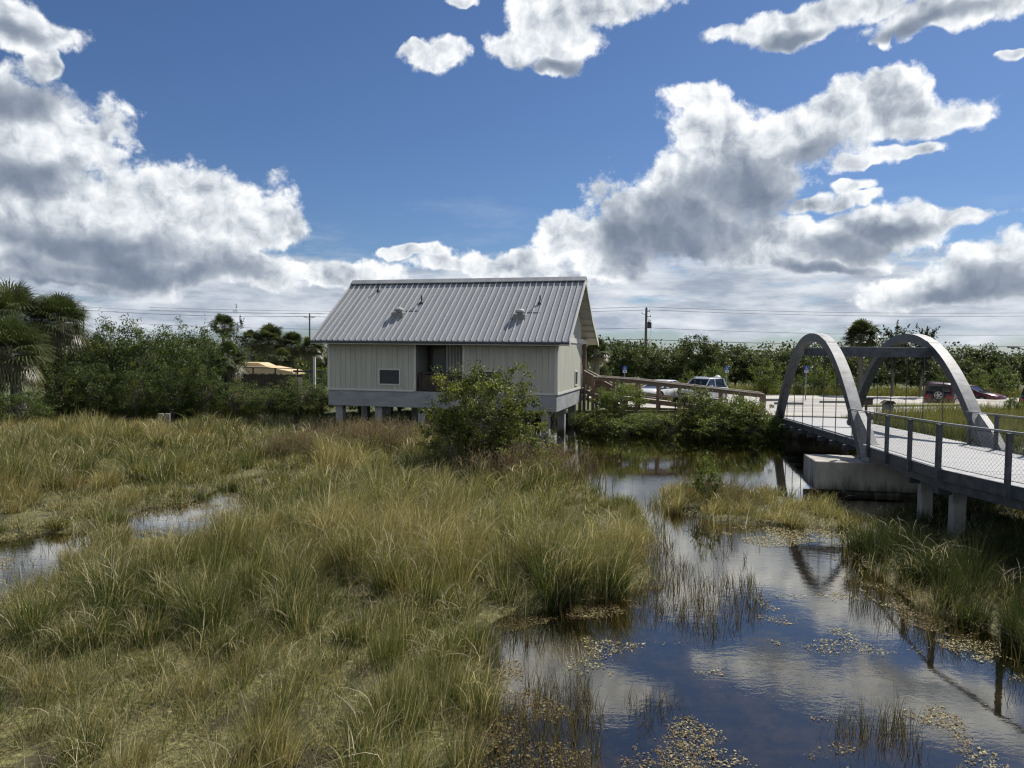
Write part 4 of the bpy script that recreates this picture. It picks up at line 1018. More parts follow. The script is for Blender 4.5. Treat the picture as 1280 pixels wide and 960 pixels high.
# mangroves on the left bank
G2 = 'mangrove bushes on the far left bank'
mg = [make_tree('mangrove_bush', '-', 'bush', mangrove, trunk_m, 5.2, 2.6, 2.6, 170, 58, .125, 400+i, G2, .09, rc=.50, sprig=.025, zmin=-.95, stems=5, ry=2.1, aspect=.5, crown_z=2.55, shell=.5) for i in range(4)]
for i, (px, py, Y, w, lb) in enumerate([(-30, 440, 41, 1., 'dark mangrove bush at the far left edge behind the near palm'), (100, 425, 45, 1., 'tall mangrove bush right of the second palm crown'), (143, 409, 46.5, .9, 'tallest mangrove bush, under the left utility pole'), (186, 414, 45.5, .95, 'tall mangrove bush right of the left utility pole'),
    (226, 418, 46, .9, 'tall mangrove bush in the middle of the left thicket'), (262, 420, 45, .75, 'mangrove bush with a fan palm growing beside it'), (70, 450, 42.6, .9, 'mangrove bush between the two big palm trunks'), (120, 448, 42.8, .95, 'front mangrove bush below the left utility pole'), (170, 452, 42.4, .9, 'front mangrove bush behind the wooden stumps'),
    (215, 448, 42.6, .95, 'front mangrove bush with pale leaf tips, right of the stumps'), (255, 456, 43, .8, 'front mangrove bush left of the board fence'), (295, 478, 43.6, 1.15, 'low mangrove bush below the left end of the board fence'), (338, 486, 43.8, 1.2, 'low mangrove bush below the right end of the board fence'), (376, 476, 44.2, 1.1, 'mangrove bush nearest the left corner of the building'), (402, 486, 45, .8, 'mangrove bush half hidden behind the building corner'), (24, 484, 38.0, 1.15, 'mangrove bush hiding the foot of the leaning near palm'), (450, 478, 45.6, 1.25, 'dark bush behind the leftmost piles of the building'), (500, 478, 45.9, 1.25, 'dark bush behind the piles below the louvred window'), (560, 478, 45.4, 1.25, 'dark bush behind the piles below the breezeway'), (620, 480, 45.2, 1.25, 'dark bush behind the piles right of the central bush'), (672, 482, 45, 1.1, 'dark bush behind the corner piles of the building'), (706, 494, 46.6, .7, 'dark low bush beside the rear pile at the pond')]):
    p = at_y(px, py, Y); s = (p.z-.3)/4.65
    sx = w*max(s, .62); place(mg[i % 4], p.x, Y, i*.9, (sx, sx, s), lb)

# central bush in the marsh, open and twiggy
cb = make_tree('central_bush', 'tall open bush with glossy yellow green leaves and grey twigs in front of the building', 'bush', bushleaf, graybark, 3.9, 1.9, 1.7, 330, 66, .088, 501, None, .045, rc=.30, zmin=-.9, stems=6, spread=.5, ry=1.4, limbs=16, crown_z=2.15, sprig=.08, shell=.50, boxy=True)
p = at_y(603, 462, 26); cb.location = (p.x, 26, -.05); cb.scale = (1.05, 1.0, p.z/3.7)
cb2 = make_tree('marsh_bush', 'lower spreading bush with pale leaves at the right foot of the tall central bush', 'bush', bushleaf, graybark, 2.4, 1.3, 1.15, 90, 44, .08, 502, None, .03, rc=.24, zmin=-.9, stems=5, limbs=12, sprig=.25)
p = at_y(655, 522, 25.2); cb2.location = (p.x, 25.2, -.05); cb2.scale = (.95, .95, p.z/2.4)
cb4 = make_tree('marsh_bush', 'low dense bush at the left foot of the tall central bush', 'bush', bushleaf, graybark, 2.2, 1.2, 1.05, 90, 44, .08, 505, None, .03, rc=.24, zmin=-.9, stems=5, limbs=10, sprig=.15)
p = at_y(566, 515, 25.4); cb4.location = (p.x, 25.4, -.05); cb4.scale = (.95, .95, p.z/2.2)
cb3 = make_tree('marsh_bush', 'small twiggy bush with thin leaves beside the dark pond, under the corner piles', 'bush', bushleaf, graybark, 1.9, .8, .85, 50, 32, .065, 503, None, .025, rc=.2, zmin=-.9, stems=5, limbs=12, sprig=.3)
p = at_y(682, 560, 23.5); cb3.location = (p.x, 23.5, -.05); cb3.scale = (.9, .9, p.z/1.9)
sd = make_tree('mangrove_seedling', 'small bright green seedling standing on the grassy islet in the pond', 'plant', lightleaf, trunk_m, 1.15, .40, .50, 34, 26, .075, 504, None, .012, rc=.14, stems=4, limbs=8, aspect=.45, crown_z=.62)
p = at_y(884, 574, 20.5); sd.location = (p.x, 20.5, 0); sd.scale = (1, 1, p.z/1.15)

# young dark trees beyond the lot
for i, (px, py, lb) in enumerate([(1123, 403, 'slender young dark tree left of the far arch top, pale trunk below'), (1156, 404, 'thin young dark tree with a spiky top behind the far arch')]):
    t = make_tree('young_tree', lb, 'tree', darktree, trunk_m, 6.3, 1.35-.15*i, 2.2-.1*i, 95-15*i, 26, .18, 600+i, None, .10, rc=.34, zmin=-1, limbs=16, sprig=.4, shell=.25)
    p = at_y(px, py, 58); t.location = (p.x+(-.3 if i == 0 else -.2), 58, 1.05); t.scale = (1, 1, (p.z-1.05)/6.3)
t = make_tree('sparse_tree', 'thin sparse grey green tree standing right of the distant fan palm', 'tree', darktree, graybark, 6.0, 1.1, 2.3, 40, 16, .12, 610, None, .07, rc=.32, zmin=-1, limbs=22, sprig=.5, shell=.3)
p = at_y(299, 389, 58); t.location = (p.x, 58, .5); t.scale = (1, 1, (p.z-.5)/6.2)

# ------------------------------------------------------------ cabbage palms
def make_palm(name, label, H, rad, seed, nf=46, tr=.19, lean=(0, 0), skirt=8, group=None, wide=.05, mat=None):
    rg = np.random.default_rng(seed); root = thing(name, label, 'palm tree', group=group)
    top = Vector((lean[0], lean[1], H)); b = MB(); k = 9
    pts = [Vector((lean[0]*(i/(k-1))**.8, lean[1]*(i/(k-1)), -.2+(H+.1)*i/(k-1))) for i in range(k)]
    b.tube(pts, [tr*(1.15-.25*i/(k-1)+.06*rg.random()) for i in range(k)], 10)
    b.build('trunk', palmtrunk, root, smooth=True)
    b = MB(); VV = []; FF = []; RR = []; TT = []; off = 0
    for i in range(nf+skirt):
        dead = i >= nf
        el = rg.uniform(-.55, 1.45) if not dead else rg.uniform(-1.2, .0)
        az = rg.random()*2*PI; L = rad*rg.uniform(.38, .55)
        d = Vector((math.cos(az)*math.cos(el), math.sin(az)*math.cos(el), math.sin(el)))
        p0 = top+Vector((0, 0, -.12)); p1 = top+d*L+Vector((0, 0, -.05)); b.tube([p0, p1], [.022, .012], 4, cap=False)
        side = d.cross(Vector((0, 0, 1))); side.normalize(); upv = side.cross(d)
        m = 24; FL_ = rad*rg.uniform(.5, .66)*(1 if not dead else .8)
        tone = rg.uniform(.15, .8) if not dead else rg.uniform(.86, 1.)
        for j in range(m):
            a = (j/(m-1)-.5)*R(235); ld = (d*math.cos(a)+side*math.sin(a)); ld = (ld+upv*(.22*math.cos(a)-.1)).normalized()
            l = FL_*(1-.28*abs(a)/R(118)); q0 = p1; droop = .16+.22*rg.random()+(.3 if dead else 0)
            q1 = p1+ld*l*.6; q2 = p1+ld*l+Vector((0, 0, -droop*l))
            wv = ld.cross(upv).normalized()*(wide*.5)
            for (q, ww) in ((q0, .5), (q1, 1.), (q2, .12)): VV += [tuple(q-wv*ww), tuple(q+wv*ww)]
            FF += [(off, off+1, off+3, off+2), (off+2, off+3, off+5, off+4)]; off += 6
            tn = min(1, max(0, tone+rg.normal(0, .05))); RR += [tn]*6; TT += [0, 0, .6, .6, 1, 1]
    np_mesh('fronds', np.array(VV), np.array(FF), palmleaf, {'rnd': np.array(RR), 't': np.array(TT)}, parent=root)
    b.build('petioles', lightbark if False else graybark, root)
    return root
def palm_at(px, pyc, Y, rad, g, label, seed, **kw):
    p = at_y(px, pyc, Y); t = make_palm('cabbage_palm', label, p.z-g, rad, seed, **kw); t.location = (p.x-kw.get('lean', (0, 0))[0], Y, g); return t
GP = 'cabbage palms'
palm_at(16, 398, 43.6, 2.75, .2, 'big fan palm crown at the upper left with a thick mass of fronds', 701, nf=90, skirt=24)
palm_at(73, 402, 44, 2.15, .2, 'big fan palm second from the left edge, with hanging dead fronds', 702, nf=80, skirt=22)
palm_at(12, 440, 39.5, 2.5, .1, 'lower near fan palm on the left with a curved leaning trunk', 703, nf=90, skirt=34, lean=(-1.0, 0), tr=.2)
palm_at(-34, 420, 41, 2.4, .2, 'fan palm cut by the left edge of the picture', 704, nf=50, skirt=12)
palm_at(279, 408, 74, 1.65, .5, 'distant fan palm with a lone crown left of the sparse tree', 705, nf=34, tr=.15, wide=.08)
palm_at(285, 450, 46, 1.5, .4, 'short fan palm with yellowish fronds growing out of the mangroves', 706, nf=34, skirt=6, wide=.07)
palm_at(313, 424, 74, 1.4, .5, 'small yellow green palm above the tan roof', 707, nf=28, wide=.08)
palm_at(337, 426, 75, 2.2, .5, 'dark dense fan palm between the sparse tree and the building', 708, nf=50, skirt=14, wide=.08)
palm_at(365, 432, 75, 1.8, .5, 'dark fan palm second from the roof corner', 709, nf=40, skirt=10, wide=.08)
palm_at(390, 435, 73, 1.7, .5, 'pale skirted palm next to the roof corner', 710, nf=34, skirt=26, wide=.08)
palm_at(352, 448, 72, 1.4, .4, 'low bright palm under the two dark palms', 711, nf=26, wide=.08)
palm_at(746, 441, 56, 1.35, 1.05, 'yellow green palm with ringed trunk right of the roof corner', 712, nf=34, tr=.24, wide=.08)
palm_at(732, 440, 57, 1.3, 1.05, 'palm half hidden behind the roof corner with ringed trunk', 713, nf=30, tr=.22, wide=.08)
palm_at(1077, 421, 60, 1.75, 1.05, 'rounded fan palm above the steel crossbeam', 714, nf=54, skirt=8, wide=.08)
# ------------------------------------------------------------ vehicles
def mirror_prism(mb, prof, w0, w1): pass
def make_car(name, label, cat, paint, kind, loc, head, cargs=None):
    """x = forward. lofted body: lower shell, tapered glasshouse, roof, wheels"""
    r = thing(name, label, cat, loc, head)
    if kind == 'sedan': L, W, H, belt, hood, tail = 4.7, 1.82, 1.45, .92, (.95, 1.5), (-1.35, -1.95)
    elif kind == 'suv': L, W, H, belt, hood, tail = 4.6, 1.86, 1.66, 1.04, (.85, 1.45), (-1.75, -2.15)
    else: L, W, H, belt, hood, tail = 4.3, 1.85, 1.84, 1.12, (.80, .95), (-2.0, -2.08)
    h = L/2
    def loft(rings, name, mat, parent, bevel=.0, smooth=True):
        b = MB(); k = len(rings[0])
        for rg_ in rings: b.v += rg_
        for i in range(len(rings)-1):
            for j in range(k): b.f.append([i*k+j, i*k+(j+1) % k, (i+1)*k+(j+1) % k, (i+1)*k+j])
        b.f.append(list(range(k))); b.f.append([(len(rings)-1)*k+j for j in range(k)][::-1])
        o = b.build(name, mat, parent, smooth=smooth); return o
    def sec(x, w, z0, z1, c=.12):      # rounded cross-section of the lower body
        q = w/2
        return [(x, -q*.93, z0), (x, q*.93, z0), (x, q, z0+.18), (x, q, (z0+z1)/2), (x, q*.97, z1-c), (x, q*.86, z1), (x, -q*.86, z1), (x, -q*.97, z1-c), (x, -q, (z0+z1)/2), (x, -q, z0+.18)]
    hz = belt-.02 if kind != 'offroad' else belt
    nose = .70 if kind == 'sedan' else .82 if kind == 'suv' else 1.02
    rings = [sec(h, W*.78, .34, nose-.08), sec(h-.12, W*.92, .24, nose), sec(h-.6, W, .20, nose+.12), sec(hood[1]-.1, W, .20, hz-.02), sec(hood[0]-.4, W, .20, hz+.02), sec(-.9, W, .20, hz+.03), sec(tail[1]+.05, W*.99, .22, hz+.02 if kind != 'sedan' else hz), sec(-h+.1, W*.93, .26, hz-.05), sec(-h, W*.84, .38, hz-.12)]
    body = loft(rings, 'body', paint, r)
    # glasshouse
    def rect(x0, x1, w, z, rr=.06):
        q = w/2
        return [(x1, -q+rr, z), (x1, q-rr, z), (x1-rr*1.5, q, z), (x0+rr*1.5, q, z), (x0, q-rr, z), (x0, -q+rr, z), (x0+rr*1.5, -q, z), (x1-rr*1.5, -q, z)]
    if kind == 'offroad': fx, rx_, tw = .62, -1.98, W*.84
    elif kind == 'suv': fx, rx_, tw = .25, -1.72, W*.76
    else: fx, rx_, tw = .12, -1.05, W*.74
    g = loft([rect(tail[1]+.02, hood[1]-.05, W*.92, hz-.04), rect(tail[0]*1.0, hood[0]-.02 if kind == 'offroad' else hood[0]-.2, W*.87, hz+.12), rect(rx_, fx, tw, H-.07)], 'window', glass_m, r, smooth=False)
    loft([rect(rx_-.03, fx+.04, tw+.03, H-.09), rect(rx_+.05, fx-.05, tw-.02, H-.03), rect(rx_+.3, fx-.3, tw-.25, H)], 'roof', paint, r)
    for s in (-1, 1):
      for q in range(3):
        pl = MB()
        if q == 0: pl.beam((hood[0]+.12 if kind != 'offroad' else hood[0], s*W*.435, hz+.02), (fx, s*tw*.49, H-.08), .055, .05)
        if q == 1: pl.beam((tail[0]-.12, s*W*.435, hz+.02), (rx_, s*tw*.49, H-.08), .10, .09)
        xm = -.35
        if q == 2: pl.beam((xm, s*W*.452, hz), (xm-.05, s*tw*.505, H-.08), .07, .03)
        pl.build('pillar', paint, r)
    wb = 1.38 if kind != 'offroad' else 1.3; wr = .33 if kind == 'sedan' else .36 if kind == 'suv' else .40
    for sx in (-1, 1):
        for sy in (-1, 1):
            y0, y1 = sy*(W/2-.20), sy*(W/2+.015)
            b = MB(); b.tube([(sx*wb, y0, wr), (sx*wb, y1, wr)], wr, 20); w = b.build('wheel', rubber, r)
            b = MB(); b.tube([(sx*wb, y1-sy*.01, wr), (sx*wb, y1+sy*.012, wr)], wr*.62, 14); b.build('rim', rim_m, w)
            b = MB(); k = 14; q = W/2+.004
            for j in range(k):
                a0, a1 = PI*j/k, PI*(j+1)/k; ro, ri = wr+.09, wr+.0
                b.add([(sx*wb+math.cos(a)*rr_, sy*yy, wr+math.sin(a)*rr_) for yy in (q-.02, q+.004) for a, rr_ in ((a0, ri), (a0, ro), (a1, ro), (a1, ri))], [(0, 1, 2, 3), (7, 6, 5, 4), (0, 4, 5, 1), (1, 5, 6, 2), (2, 6, 7, 3), (3, 7, 4, 0)])
            b.build('wheel_arch', black_m, r)
    for s in (-1, 1):
        b = MB(); b.box((h-.30, s*W*.30-.17, nose-.17), (h-.045, s*W*.30+.17, nose-.03)); b.build('headlight', chrome, r, bevel=.02)
        b = MB(); b.box((-h-.012, s*W*.36-.12, hz-.38), (-h+.12, s*W*.36+.12, hz-.14)); b.build('tail_light', redlens, r, bevel=.02)
        b = MB(); b.box((hood[0]-.32, s*(W/2+.02)-.0, hz+.02), (hood[0]-.18, s*(W/2+.20), hz+.16)); b.build('mirror', paint, r, bevel=.02)
        if kind != 'sedan':
            b = MB(); b.tube([(fx-.15, s*tw*.42, H+.02), (fx-.2, s*tw*.42, H+.05), (rx_+.2, s*tw*.42, H+.05), (rx_+.15, s*tw*.42, H+.0)], .018, 5); b.build('roof_rail', rim_m if kind == 'suv' else black_m, r)
        for xd in (-.37,):
            b = MB(); b.box((xd-.006, s*(W/2-.004)-.004, .4), (xd+.006, s*(W/2+.003)+.004, hz-.12)); b.box((xd-1.0, s*(W/2-.004)-.004, .5), (xd-.99, s*(W/2+.003)+.004, hz-.12)); b.box((.60, s*(W/2-.004)-.004, .4), (.612, s*(W/2+.003)+.004, hz-.12)); b.build('door_gap', black_m, r)
    b = MB(); b.box((h-.03, -.42, nose-.42), (h+.012, .42, nose-.20)); b.build('grille', black_m, r)
    b = MB(); b.box((h-.10, -W*.42, .26), (h+.03, W*.42, .40)); b.box((-h-.03, -W*.42, .30), (-h+.08, W*.42, .46)); b.build('bumper', black_m if kind == 'offroad' else paint, r, bevel=.02)
    b = MB(); b.box((-h-.022, -.26, .62), (-h+.0, .26, .74)); b.build('number_plate', white_m, r)
    if kind == 'offroad':
        b = MB(); b.tube([(-h-.02, -.05, 1.0), (-h-.24, -.05, 1.0)], .38, 22); w = b.build('spare_wheel', rubber, r)
        b = MB()
        for j in range(5):
            a = 2*PI*j/5; b.beam((-h-.25, -.05, 1.0), (-h-.25, -.05+math.cos(a)*.25, 1.0+math.sin(a)*.25), .09, .02, upv=(1, 0, 0))
        b.tube([(-h-.24, -.05, 1.0), (-h-.262, -.05, 1.0)], .085, 10)
        k = 18
        for j in range(k):
            a, c = 2*PI*j/k, 2*PI*(j+1)/k; b.beam((-h-.25, -.05+math.cos(a)*.25, 1+math.sin(a)*.25), (-h-.25, -.05+math.cos(c)*.25, 1+math.sin(c)*.25), .035, .02, upv=(1, 0, 0))
        b.build('rim', rim_m, w)
        b = MB(); b.box((-h-.006, -W*.40, hz+.14), (-h+.12, W*.40, H-.20)); b.build('rear_window', glass_m, r)
    return r
def paint(name, c, metal=0.): 
    m = pmat(name, c, .28, metal=metal, spec=.5); b = [n for n in m.node_tree.nodes if n.type == 'BSDF_PRINCIPLED'][0]; b.inputs['Coat Weight'].default_value = .6; b.inputs['Coat Roughness'].default_value = .05; return m
LZ = 1.146
hd = math.atan2(-1, -1)
p = at_y(826, 490, 51); make_car('sedan', 'white sedan parked behind the upper part of the timber ramp', 'car', paint('white_car_paint', (.72, .72, .70)), 'sedan', (p.x, 51, LZ-.03), hd)
p = at_y(878, 490, 51); make_car('suv', 'silver sport utility car parked right of the white sedan', 'car', paint('silver_car_paint', (.58, .61, .63), .25), 'suv', (p.x, 51, LZ-.05), hd)
p = at_y(1190, 490, 50.5); make_car('offroad_vehicle', 'boxy red off-road vehicle with a spare wheel on its rear, seen behind the far arch', 'car', paint('red_car_paint', (.085, .006, .009)), 'offroad', (p.x+.5, 52.3, .70), R(50))
p = at_y(1213, 497, 57.5); make_car('red_car', 'low red car whose nose sticks out right of the far arch', 'car', paint('crimson_car_paint', (.12, .007, .010)), 'sedan', (p.x, 57.5, .72), R(-62))
p = at_y(1288, 492, 52); make_car('dark_suv', 'dark blue sport utility car with roof rails at the right edge', 'car', paint('navy_car_paint', (.012, .016, .035)), 'suv', (p.x+.9, 52, .62), R(40))

# ------------------------------------------------------------ signs, poles, small things
def sign(px, Y, label):
    p = at_y(px, 458, Y); g = 1.08; r = thing('parking_sign', label, 'sign', (p.x, Y, g), R(8), 'blue and white accessible parking signs')
    h = p.z-g
    b = MB(); b.box((-.03, -.02, -.1), (.03, .02, h-.05)); b.build('post', galv2, r)
    b = MB(); b.box((-.155, -.034, h-.27), (.155, -.022, h)); f = b.build('blue_panel', blue_m, r)
    b = MB(); b.box((-.155, -.034, h-.47), (.155, -.022, h-.275)); w = b.build('white_panel', white_m, r)
    b = MB(); y = -.040                      # wheelchair mark
    k = 12; c = (-.01, h-.185)
    for j in range(k-2):
        a0, a1 = R(110)+2*PI*j/k, R(110)+2*PI*(j+1)/k
        b.beam((c[0]+math.cos(a0)*.055, y, c[1]+math.sin(a0)*.055), (c[0]+math.cos(a1)*.055, y, c[1]+math.sin(a1)*.055), .018, .006, upv=(0, 1, 0))
    b.beam((-.015, y, h-.045), (-.01, y, h-.15), .022, .006, upv=(0, 1, 0)); b.beam((-.01, y, h-.15), (.05, y, h-.15), .02, .006, upv=(0, 1, 0)); b.beam((.05, y, h-.15), (.075, y, h-.225), .02, .006, upv=(0, 1, 0)); b.tube([(-.015, y+.003, h-.03), (-.015, y-.003, h-.03)], .018, 8)
    b.build('wheelchair_mark', white_m, f)
    b = MB(); b.box((-.10, -.038, h-.34), (.10, -.035, h-.32)); b.box((-.08, -.038, h-.38), (.08, -.035, h-.36)); b.box((-.10, -.038, h-.42), (.10, -.035, h-.40)); b.build('lettering', blue_m, w)
sign(781, 52, 'blue and white accessible parking sign left of the transformer pole'); sign(908.5, 52, 'blue and white accessible parking sign right of the silver car'); sign(1008, 52, 'blue and white accessible parking sign seen through the near arch')

def ins(b, x, y, z): b.tube([(x, y, z), (x, y, z+.12)], [.05, .03], 6)
# transformer pole
p = at_y(808, 385, 76); r = thing('utility_pole', 'tall grey timber utility pole with a transformer can and brackets', 'utility pole', (p.x, 76, 1.0)); H1 = p.z-1.0
b = MB(); b.tube([(0, 0, -.2), (0, 0, H1)], [.17, .12], 10); b.build('pole', polew, r)
b = MB(); b.beam((-.1, 0, H1-.35), (.35, 0, H1-.35), .06, .07); b.beam((.1, 0, H1-.9), (.5, 0, H1-.9), .05, .06); ins(b, .35, 0, H1-.32); ins(b, .48, 0, H1-.87); ins(b, 0, 0, H1); ins(b, -.45, 0, H1-.6); b.beam((-.12, 0, H1-.7), (-.45, 0, H1-.62), .04, .04); b.build('bracket', galv, r)
b = MB(); b.tube([(.36, 0, H1-2.15), (.36, 0, H1-1.5), (.36, 0, H1-1.42)], [.22, .22, .12], 12); b.tube([(.3, 0, H1-1.45), (.3, 0, H1-1.2)], .04, 6); b.tube([(.46, 0, H1-1.45), (.46, 0, H1-1.25)], .03, 6); b.build('transformer', galv, r)
b = MB(); b.tube([(.5, 0, H1-2.1), (.55, .0, H1-2.8), (.4, 0, H1-3.2), (.15, 0, H1-3.1)], .015, 4); b.build('drop_cable', wire_m, r)
P808 = Vector((p.x, 76, 1.0))
def tpole(px, py, Y, label):
    p = at_y(px, py, Y); g = .5; r = thing('crossarm_pole', label, 'utility pole', (p.x, Y, g), 0, 'distant utility poles with crossarms'); H = p.z-g
    b = MB(); b.tube([(0, 0, -.2), (0, 0, H)], [.2, .14], 8); b.build('pole', polew, r)
    b = MB(); b.beam((-1.2, -.1, H-.75), (1.2, -.1, H-.75), .12, .13); b.beam((0, -.1, H-1.4), (.8, -.1, H-.8), .04, .04); b.beam((0, -.1, H-1.4), (-.8, -.1, H-.8), .04, .04); b.build('crossarm', polew, r)
    b = MB(); [ins(b, x, -.1, H-.69) for x in (-1.1, -.5, .5, 1.1)]; ins(b, 0, 0, H); b.build('insulators', galv, r)
    return Vector((p.x, Y, g)), H
A1, HA = tpole(104, 384, 150, 'thin distant pole with a crossarm above the left mangroves'); A2, HB = tpole(387, 392, 150, 'thin distant pole with a crossarm beside the roof corner')
def cable(pts, sag, rad, label, group):
    b = MB(); out = []
    for a, c in zip(pts[:-1], pts[1:]):
        for i in range(14):
            t = i/14; q = a.lerp(c, t); q.z -= sag*4*t*(1-t); out.append(q)
    out.append(pts[-1]); b.tube(out, rad, 4, cap=False); tag(b.build('power_line', wire_m), label, 'cable', group)
GL = 'overhead power lines'
for k, (dx, dzz, lb) in enumerate([(-1.1, -.57, 'distant power line along the left ends of the crossarms'), (0, .12, 'distant power line over the tips of the crossarm poles'), (1.1, -.57, 'distant power line along the right ends of the crossarms')]):
    cable([A1+Vector((-75+dx, 0, HA+dzz+.6)), A1+Vector((dx, 0, HA+dzz)), A2+Vector((dx, 0, HB+dzz)), A2+Vector((50+dx, 0, HB+dzz))], .5, .022, lb, GL)
for (dx, z, sg, lb) in ((0, H1+.12, .5, 'topmost power line at the tip of the transformer pole'), (.35, H1-.2, .5, 'second power line just under the pole tip'), (.1, H1-3.35, .35, 'thick middle cable crossing the tree tops at the transformer pole'), (-.1, H1-4.2, .6, 'lowest cable at the transformer pole'), (.48, H1-2.1, .5, 'faint power line crossing at the transformer can')):
    cable([P808+Vector((-62, 18, z+.4)), P808+Vector((dx, 0, z)), P808+Vector((52, -6, z-.1)), P808+Vector((100, -12, z))], sg, .018 if 'thick' not in lb else .03, lb, GL)
# street lamp
p = at_y(1262, 434, 66); r = thing('street_lamp', 'street lamp with one long arm at the right edge above the trees', 'street lamp', (p.x+1.6, 66, 1.0))
h = p.z-1; b = MB(); b.tube([(0, 0, -.1), (0, 0, h-1.5), (-.25, 0, h-.2), (-.9, 0, h)], [.09, .07, .05, .04], 8); b.build('pole', galv, r)
b = MB(); b.box((-1.75, -.14, h-.07), (-.85, .14, h+.06)); b.build('lamp_head', galv2, r, bevel=.02)

# fence and shed on the left
p0 = at_y(288, 466.5, 63); p1 = at_y(372, 468, 63.5)
r = thing('board_fence', 'dark weathered upright board fence in front of the tan roofed shed', 'fence', (p0.x, 63, .5), math.atan2(.5, p1.x-p0.x))
Lf = p1.x-p0.x; hf = p0.z-.5; b = MB(); n = int(Lf/.16)
rg = np.random.default_rng(2)
for i in range(n): b.box((i*.16, rg.uniform(-.01, .01), -.1), (i*.16+.145, .03+rg.uniform(-.01, .01), hf*rg.uniform(.94, 1.02)))
b.build('boards', dwood, r)
for i in range(4): b = MB(); b.box((i*Lf/3-.06, .05, -.2), (i*Lf/3+.06, .17, hf+.5)); b.build('post', dwood, r)
b = MB(); b.beam((0, .11, hf+.54), (Lf, .11, hf+.44), .1, .06); b.build('top_rail', dwood, r)
p0 = at_y(292, 453, 66); p1 = at_y(331, 458, 66); p2 = at_y(366, 465, 66)
r = thing('tan_shed', 'low tan roofed shed half hidden by the dark board fence', 'shed', (p0.x, 66, .5))
W1 = p2.x-p0.x; h0 = p0.z-.5; hm = p1.z-.5; he = p2.z-.5
b = MB(); b.prism([(0, he-.3), (W1, he-.3), (W1, he+.02), (W1*.55, hm-.02), (0, hm)], 1, 0, 4); b.build('lower_roof', tan_m, r, bevel=.02)
b = MB(); b.prism([(-.3, hm), (W1*.52, hm+.001), (W1*.38, h0-.02), (W1*.05, h0)], 1, .6, 3.4); b.build('upper_roof', tan_m, r, bevel=.02)
b = MB(); b.box((.2, .3, -.1), (W1-.2, 3.8, he-.31)); b.build('wall', dwood, r)
p = at_y(393, 447, 58); r = thing('white_post', 'short white post standing left of the building corner', 'post', (p.x, 58, .5))
b = MB(); b.box((-.09, -.09, -.1), (.09, .09, p.z-.5)); b.build('shaft', white_m, r); b = MB(); b.box((-.12, -.12, p.z-.5), (.12, .12, p.z-.44)); b.build('cap', white_m, r)
p0 = at_y(366, 461, 60); r = thing('guard_rail', 'grey guard rail beside the short white post', 'guard rail', (p0.x, 60, .5))
b = MB(); b.box((0, 0, p0.z-.78), (2.6, .05, p0.z-.62)); b.build('rail', galv, r)
for i in range(3): b = MB(); b.box((.2+i*1.1, .05, -.1), (.28+i*1.1, .13, p0.z-.6)); b.build('post', galv, r)

# wooden stumps in the far water
for px, lb in ((201.5, 'left of two short weathered stumps at the edge of the dark water'), (209.5, 'right of two short weathered stumps at the edge of the dark water')):
    p = at_y(px, 517, 40.5); b = MB(); b.tube([(p.x, 40.5, -.4), (p.x, 40.5, p.z)], [.17, .155], 10); tag(b.build('wooden_stump', pmat('stump_wood', (.20, .18, .15), .9, (.30, .27, .22), 6), bevel=.01), lb, 'stump', 'two wooden stumps')
# small black panels on the bank
for px, lb in ((844.5, 'left of two small black panels in cream frames before the ramp'), (856, 'right of two small black panels in cream frames before the ramp')):
    p = at_y(px, 495, 39.4); r = thing('small_panel', lb, 'sign', (p.x, 39.4, .8), 0, 'two small black framed panels'); h = p.z-.8
    b = MB(); b.box((-.03, .0, -.1), (.03, .06, h-.30)); b.build('post', dwood, r)
    b = MB(); b.box((-.24, .0, h-.42), (.24, .03, h+.04)); f = b.build('frame', pmat('cream_frame', (.40, .38, .28), .7), r)
    b = MB(); b.box((-.155, -.012, h-.33), (.155, -.002, h-.08)); b.build('face', black_m, f)
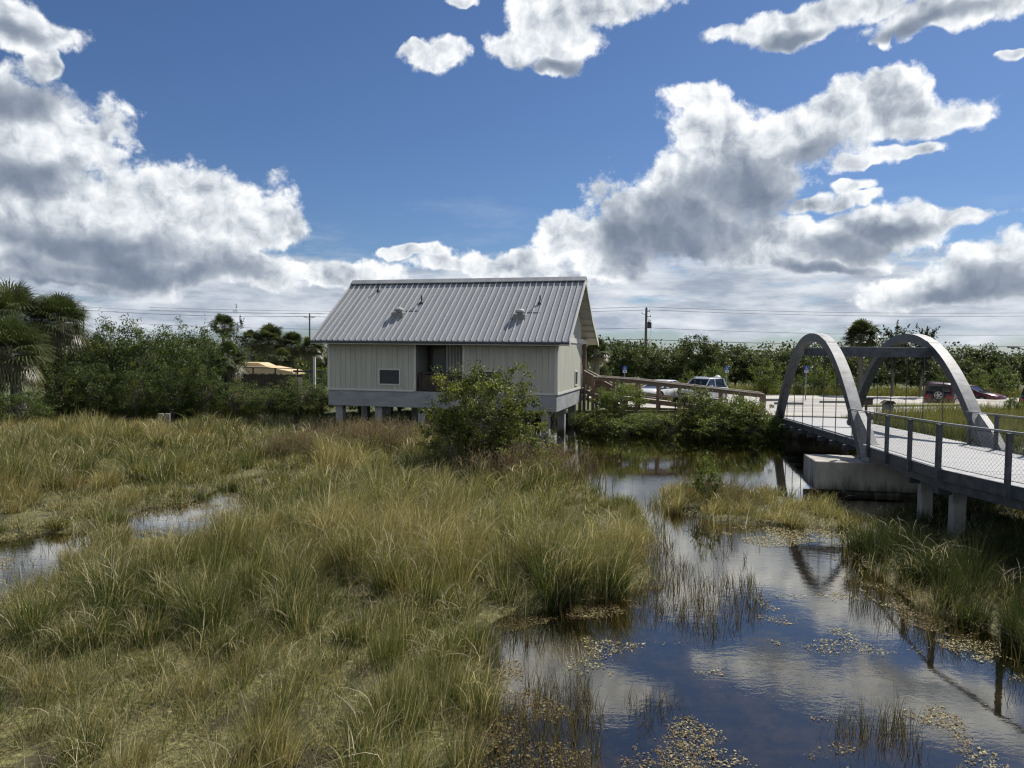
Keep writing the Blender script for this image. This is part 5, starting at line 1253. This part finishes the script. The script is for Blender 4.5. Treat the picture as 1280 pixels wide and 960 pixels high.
# brown box on a post, twin post station
p = at_y(1083, 498, 38); r = thing('post_box', 'dark brown box on a single post beyond the bridge deck', 'box', (p.x, 38, 1.1)); h = p.z-1.1
b = MB(); b.box((-.05, -.05, -.1), (.05, .05, h-.32)); b.build('post', brownbox, r)
b = MB(); b.box((-.27, -.18, h-.34), (.27, .18, h-.04)); b.build('box', brownbox, r, bevel=.01); b = MB(); b.prism([(-.22, h-.04), (.22, h-.04), (.22, h), (-.22, h+.03)], 0, -.3, .3); b.build('lid', dwood, r)
p = at_y(1110, 501, 38.4); r = thing('twin_post_board', 'grey board under a small dark pitched top on two pale posts, beyond the railing', 'notice board', (p.x, 38.4, 1.1)); h = p.z-1.1
for s in (-.22, .17): b = MB(); b.box((s-.06, -.05, -.1), (s+.06, .05, h-.1)); b.build('post', pile_m, r)
b = MB(); b.box((-.28, -.03, h-.5), (.28, .03, h-.14)); b.build('board', galv2, r)
b = MB(); b.prism([(-.36, h-.15), (.36, h-.15), (.2, h), (-.12, h+.03)], 1, -.22, .22); b.build('pitched_top', dwood, r)
# wheel stops
for i, (px, py, Y, rz, lb) in enumerate([(1042, 503.5, 49.5, 0, 'longest dark parking kerb stop seen through the near arch'), (966, 502, 51, 0, 'parking kerb stop left of the near arch foot'), (986, 506.5, 47.5, 0, 'parking kerb stop just inside the left limb of the near arch')]):
    p = at_y(px, py, Y); b = MB(); b.prism([(-.1, 0), (.1, 0), (.07, .14), (-.07, .14)], 0, -.95, .95); o = b.build('wheel_stop', pmat('stop_concrete', (.14, .14, .13), .9, (.2, .2, .19), 5)); o.location = (p.x, Y, LZ); o.rotation_euler.z = rz; tag(o, lb, 'kerb stop', 'concrete wheel stops')
p = at_y(897, 469, 56); r = thing('marker_post', 'small white capped marker post behind the silver car roof', 'post', (p.x, 56, 1.1)); h = p.z-1.1
b = MB(); b.tube([(0, 0, -.1), (0, 0, h-.35)], .05, 8); b.build('shaft', galv2, r); b = MB(); b.tube([(0, 0, h-.35), (0, 0, h-.1), (0, 0, h)], [.22, .24, .08], 10); b.build('cap', white_m, r)

# ------------------------------------------------------------ render settings
cy = scene.cycles
cy.max_bounces = 6; cy.diffuse_bounces = 2; cy.glossy_bounces = 3; cy.transmission_bounces = 3; cy.transparent_max_bounces = 6
cy.caustics_reflective = False; cy.caustics_refractive = False
cy.use_adaptive_sampling = True; cy.adaptive_threshold = .02
cy.use_denoising = True; cy.filter_width = 1.25
scene.world.cycles.sampling_method = 'MANUAL'; scene.world.cycles.sample_map_resolution = 256
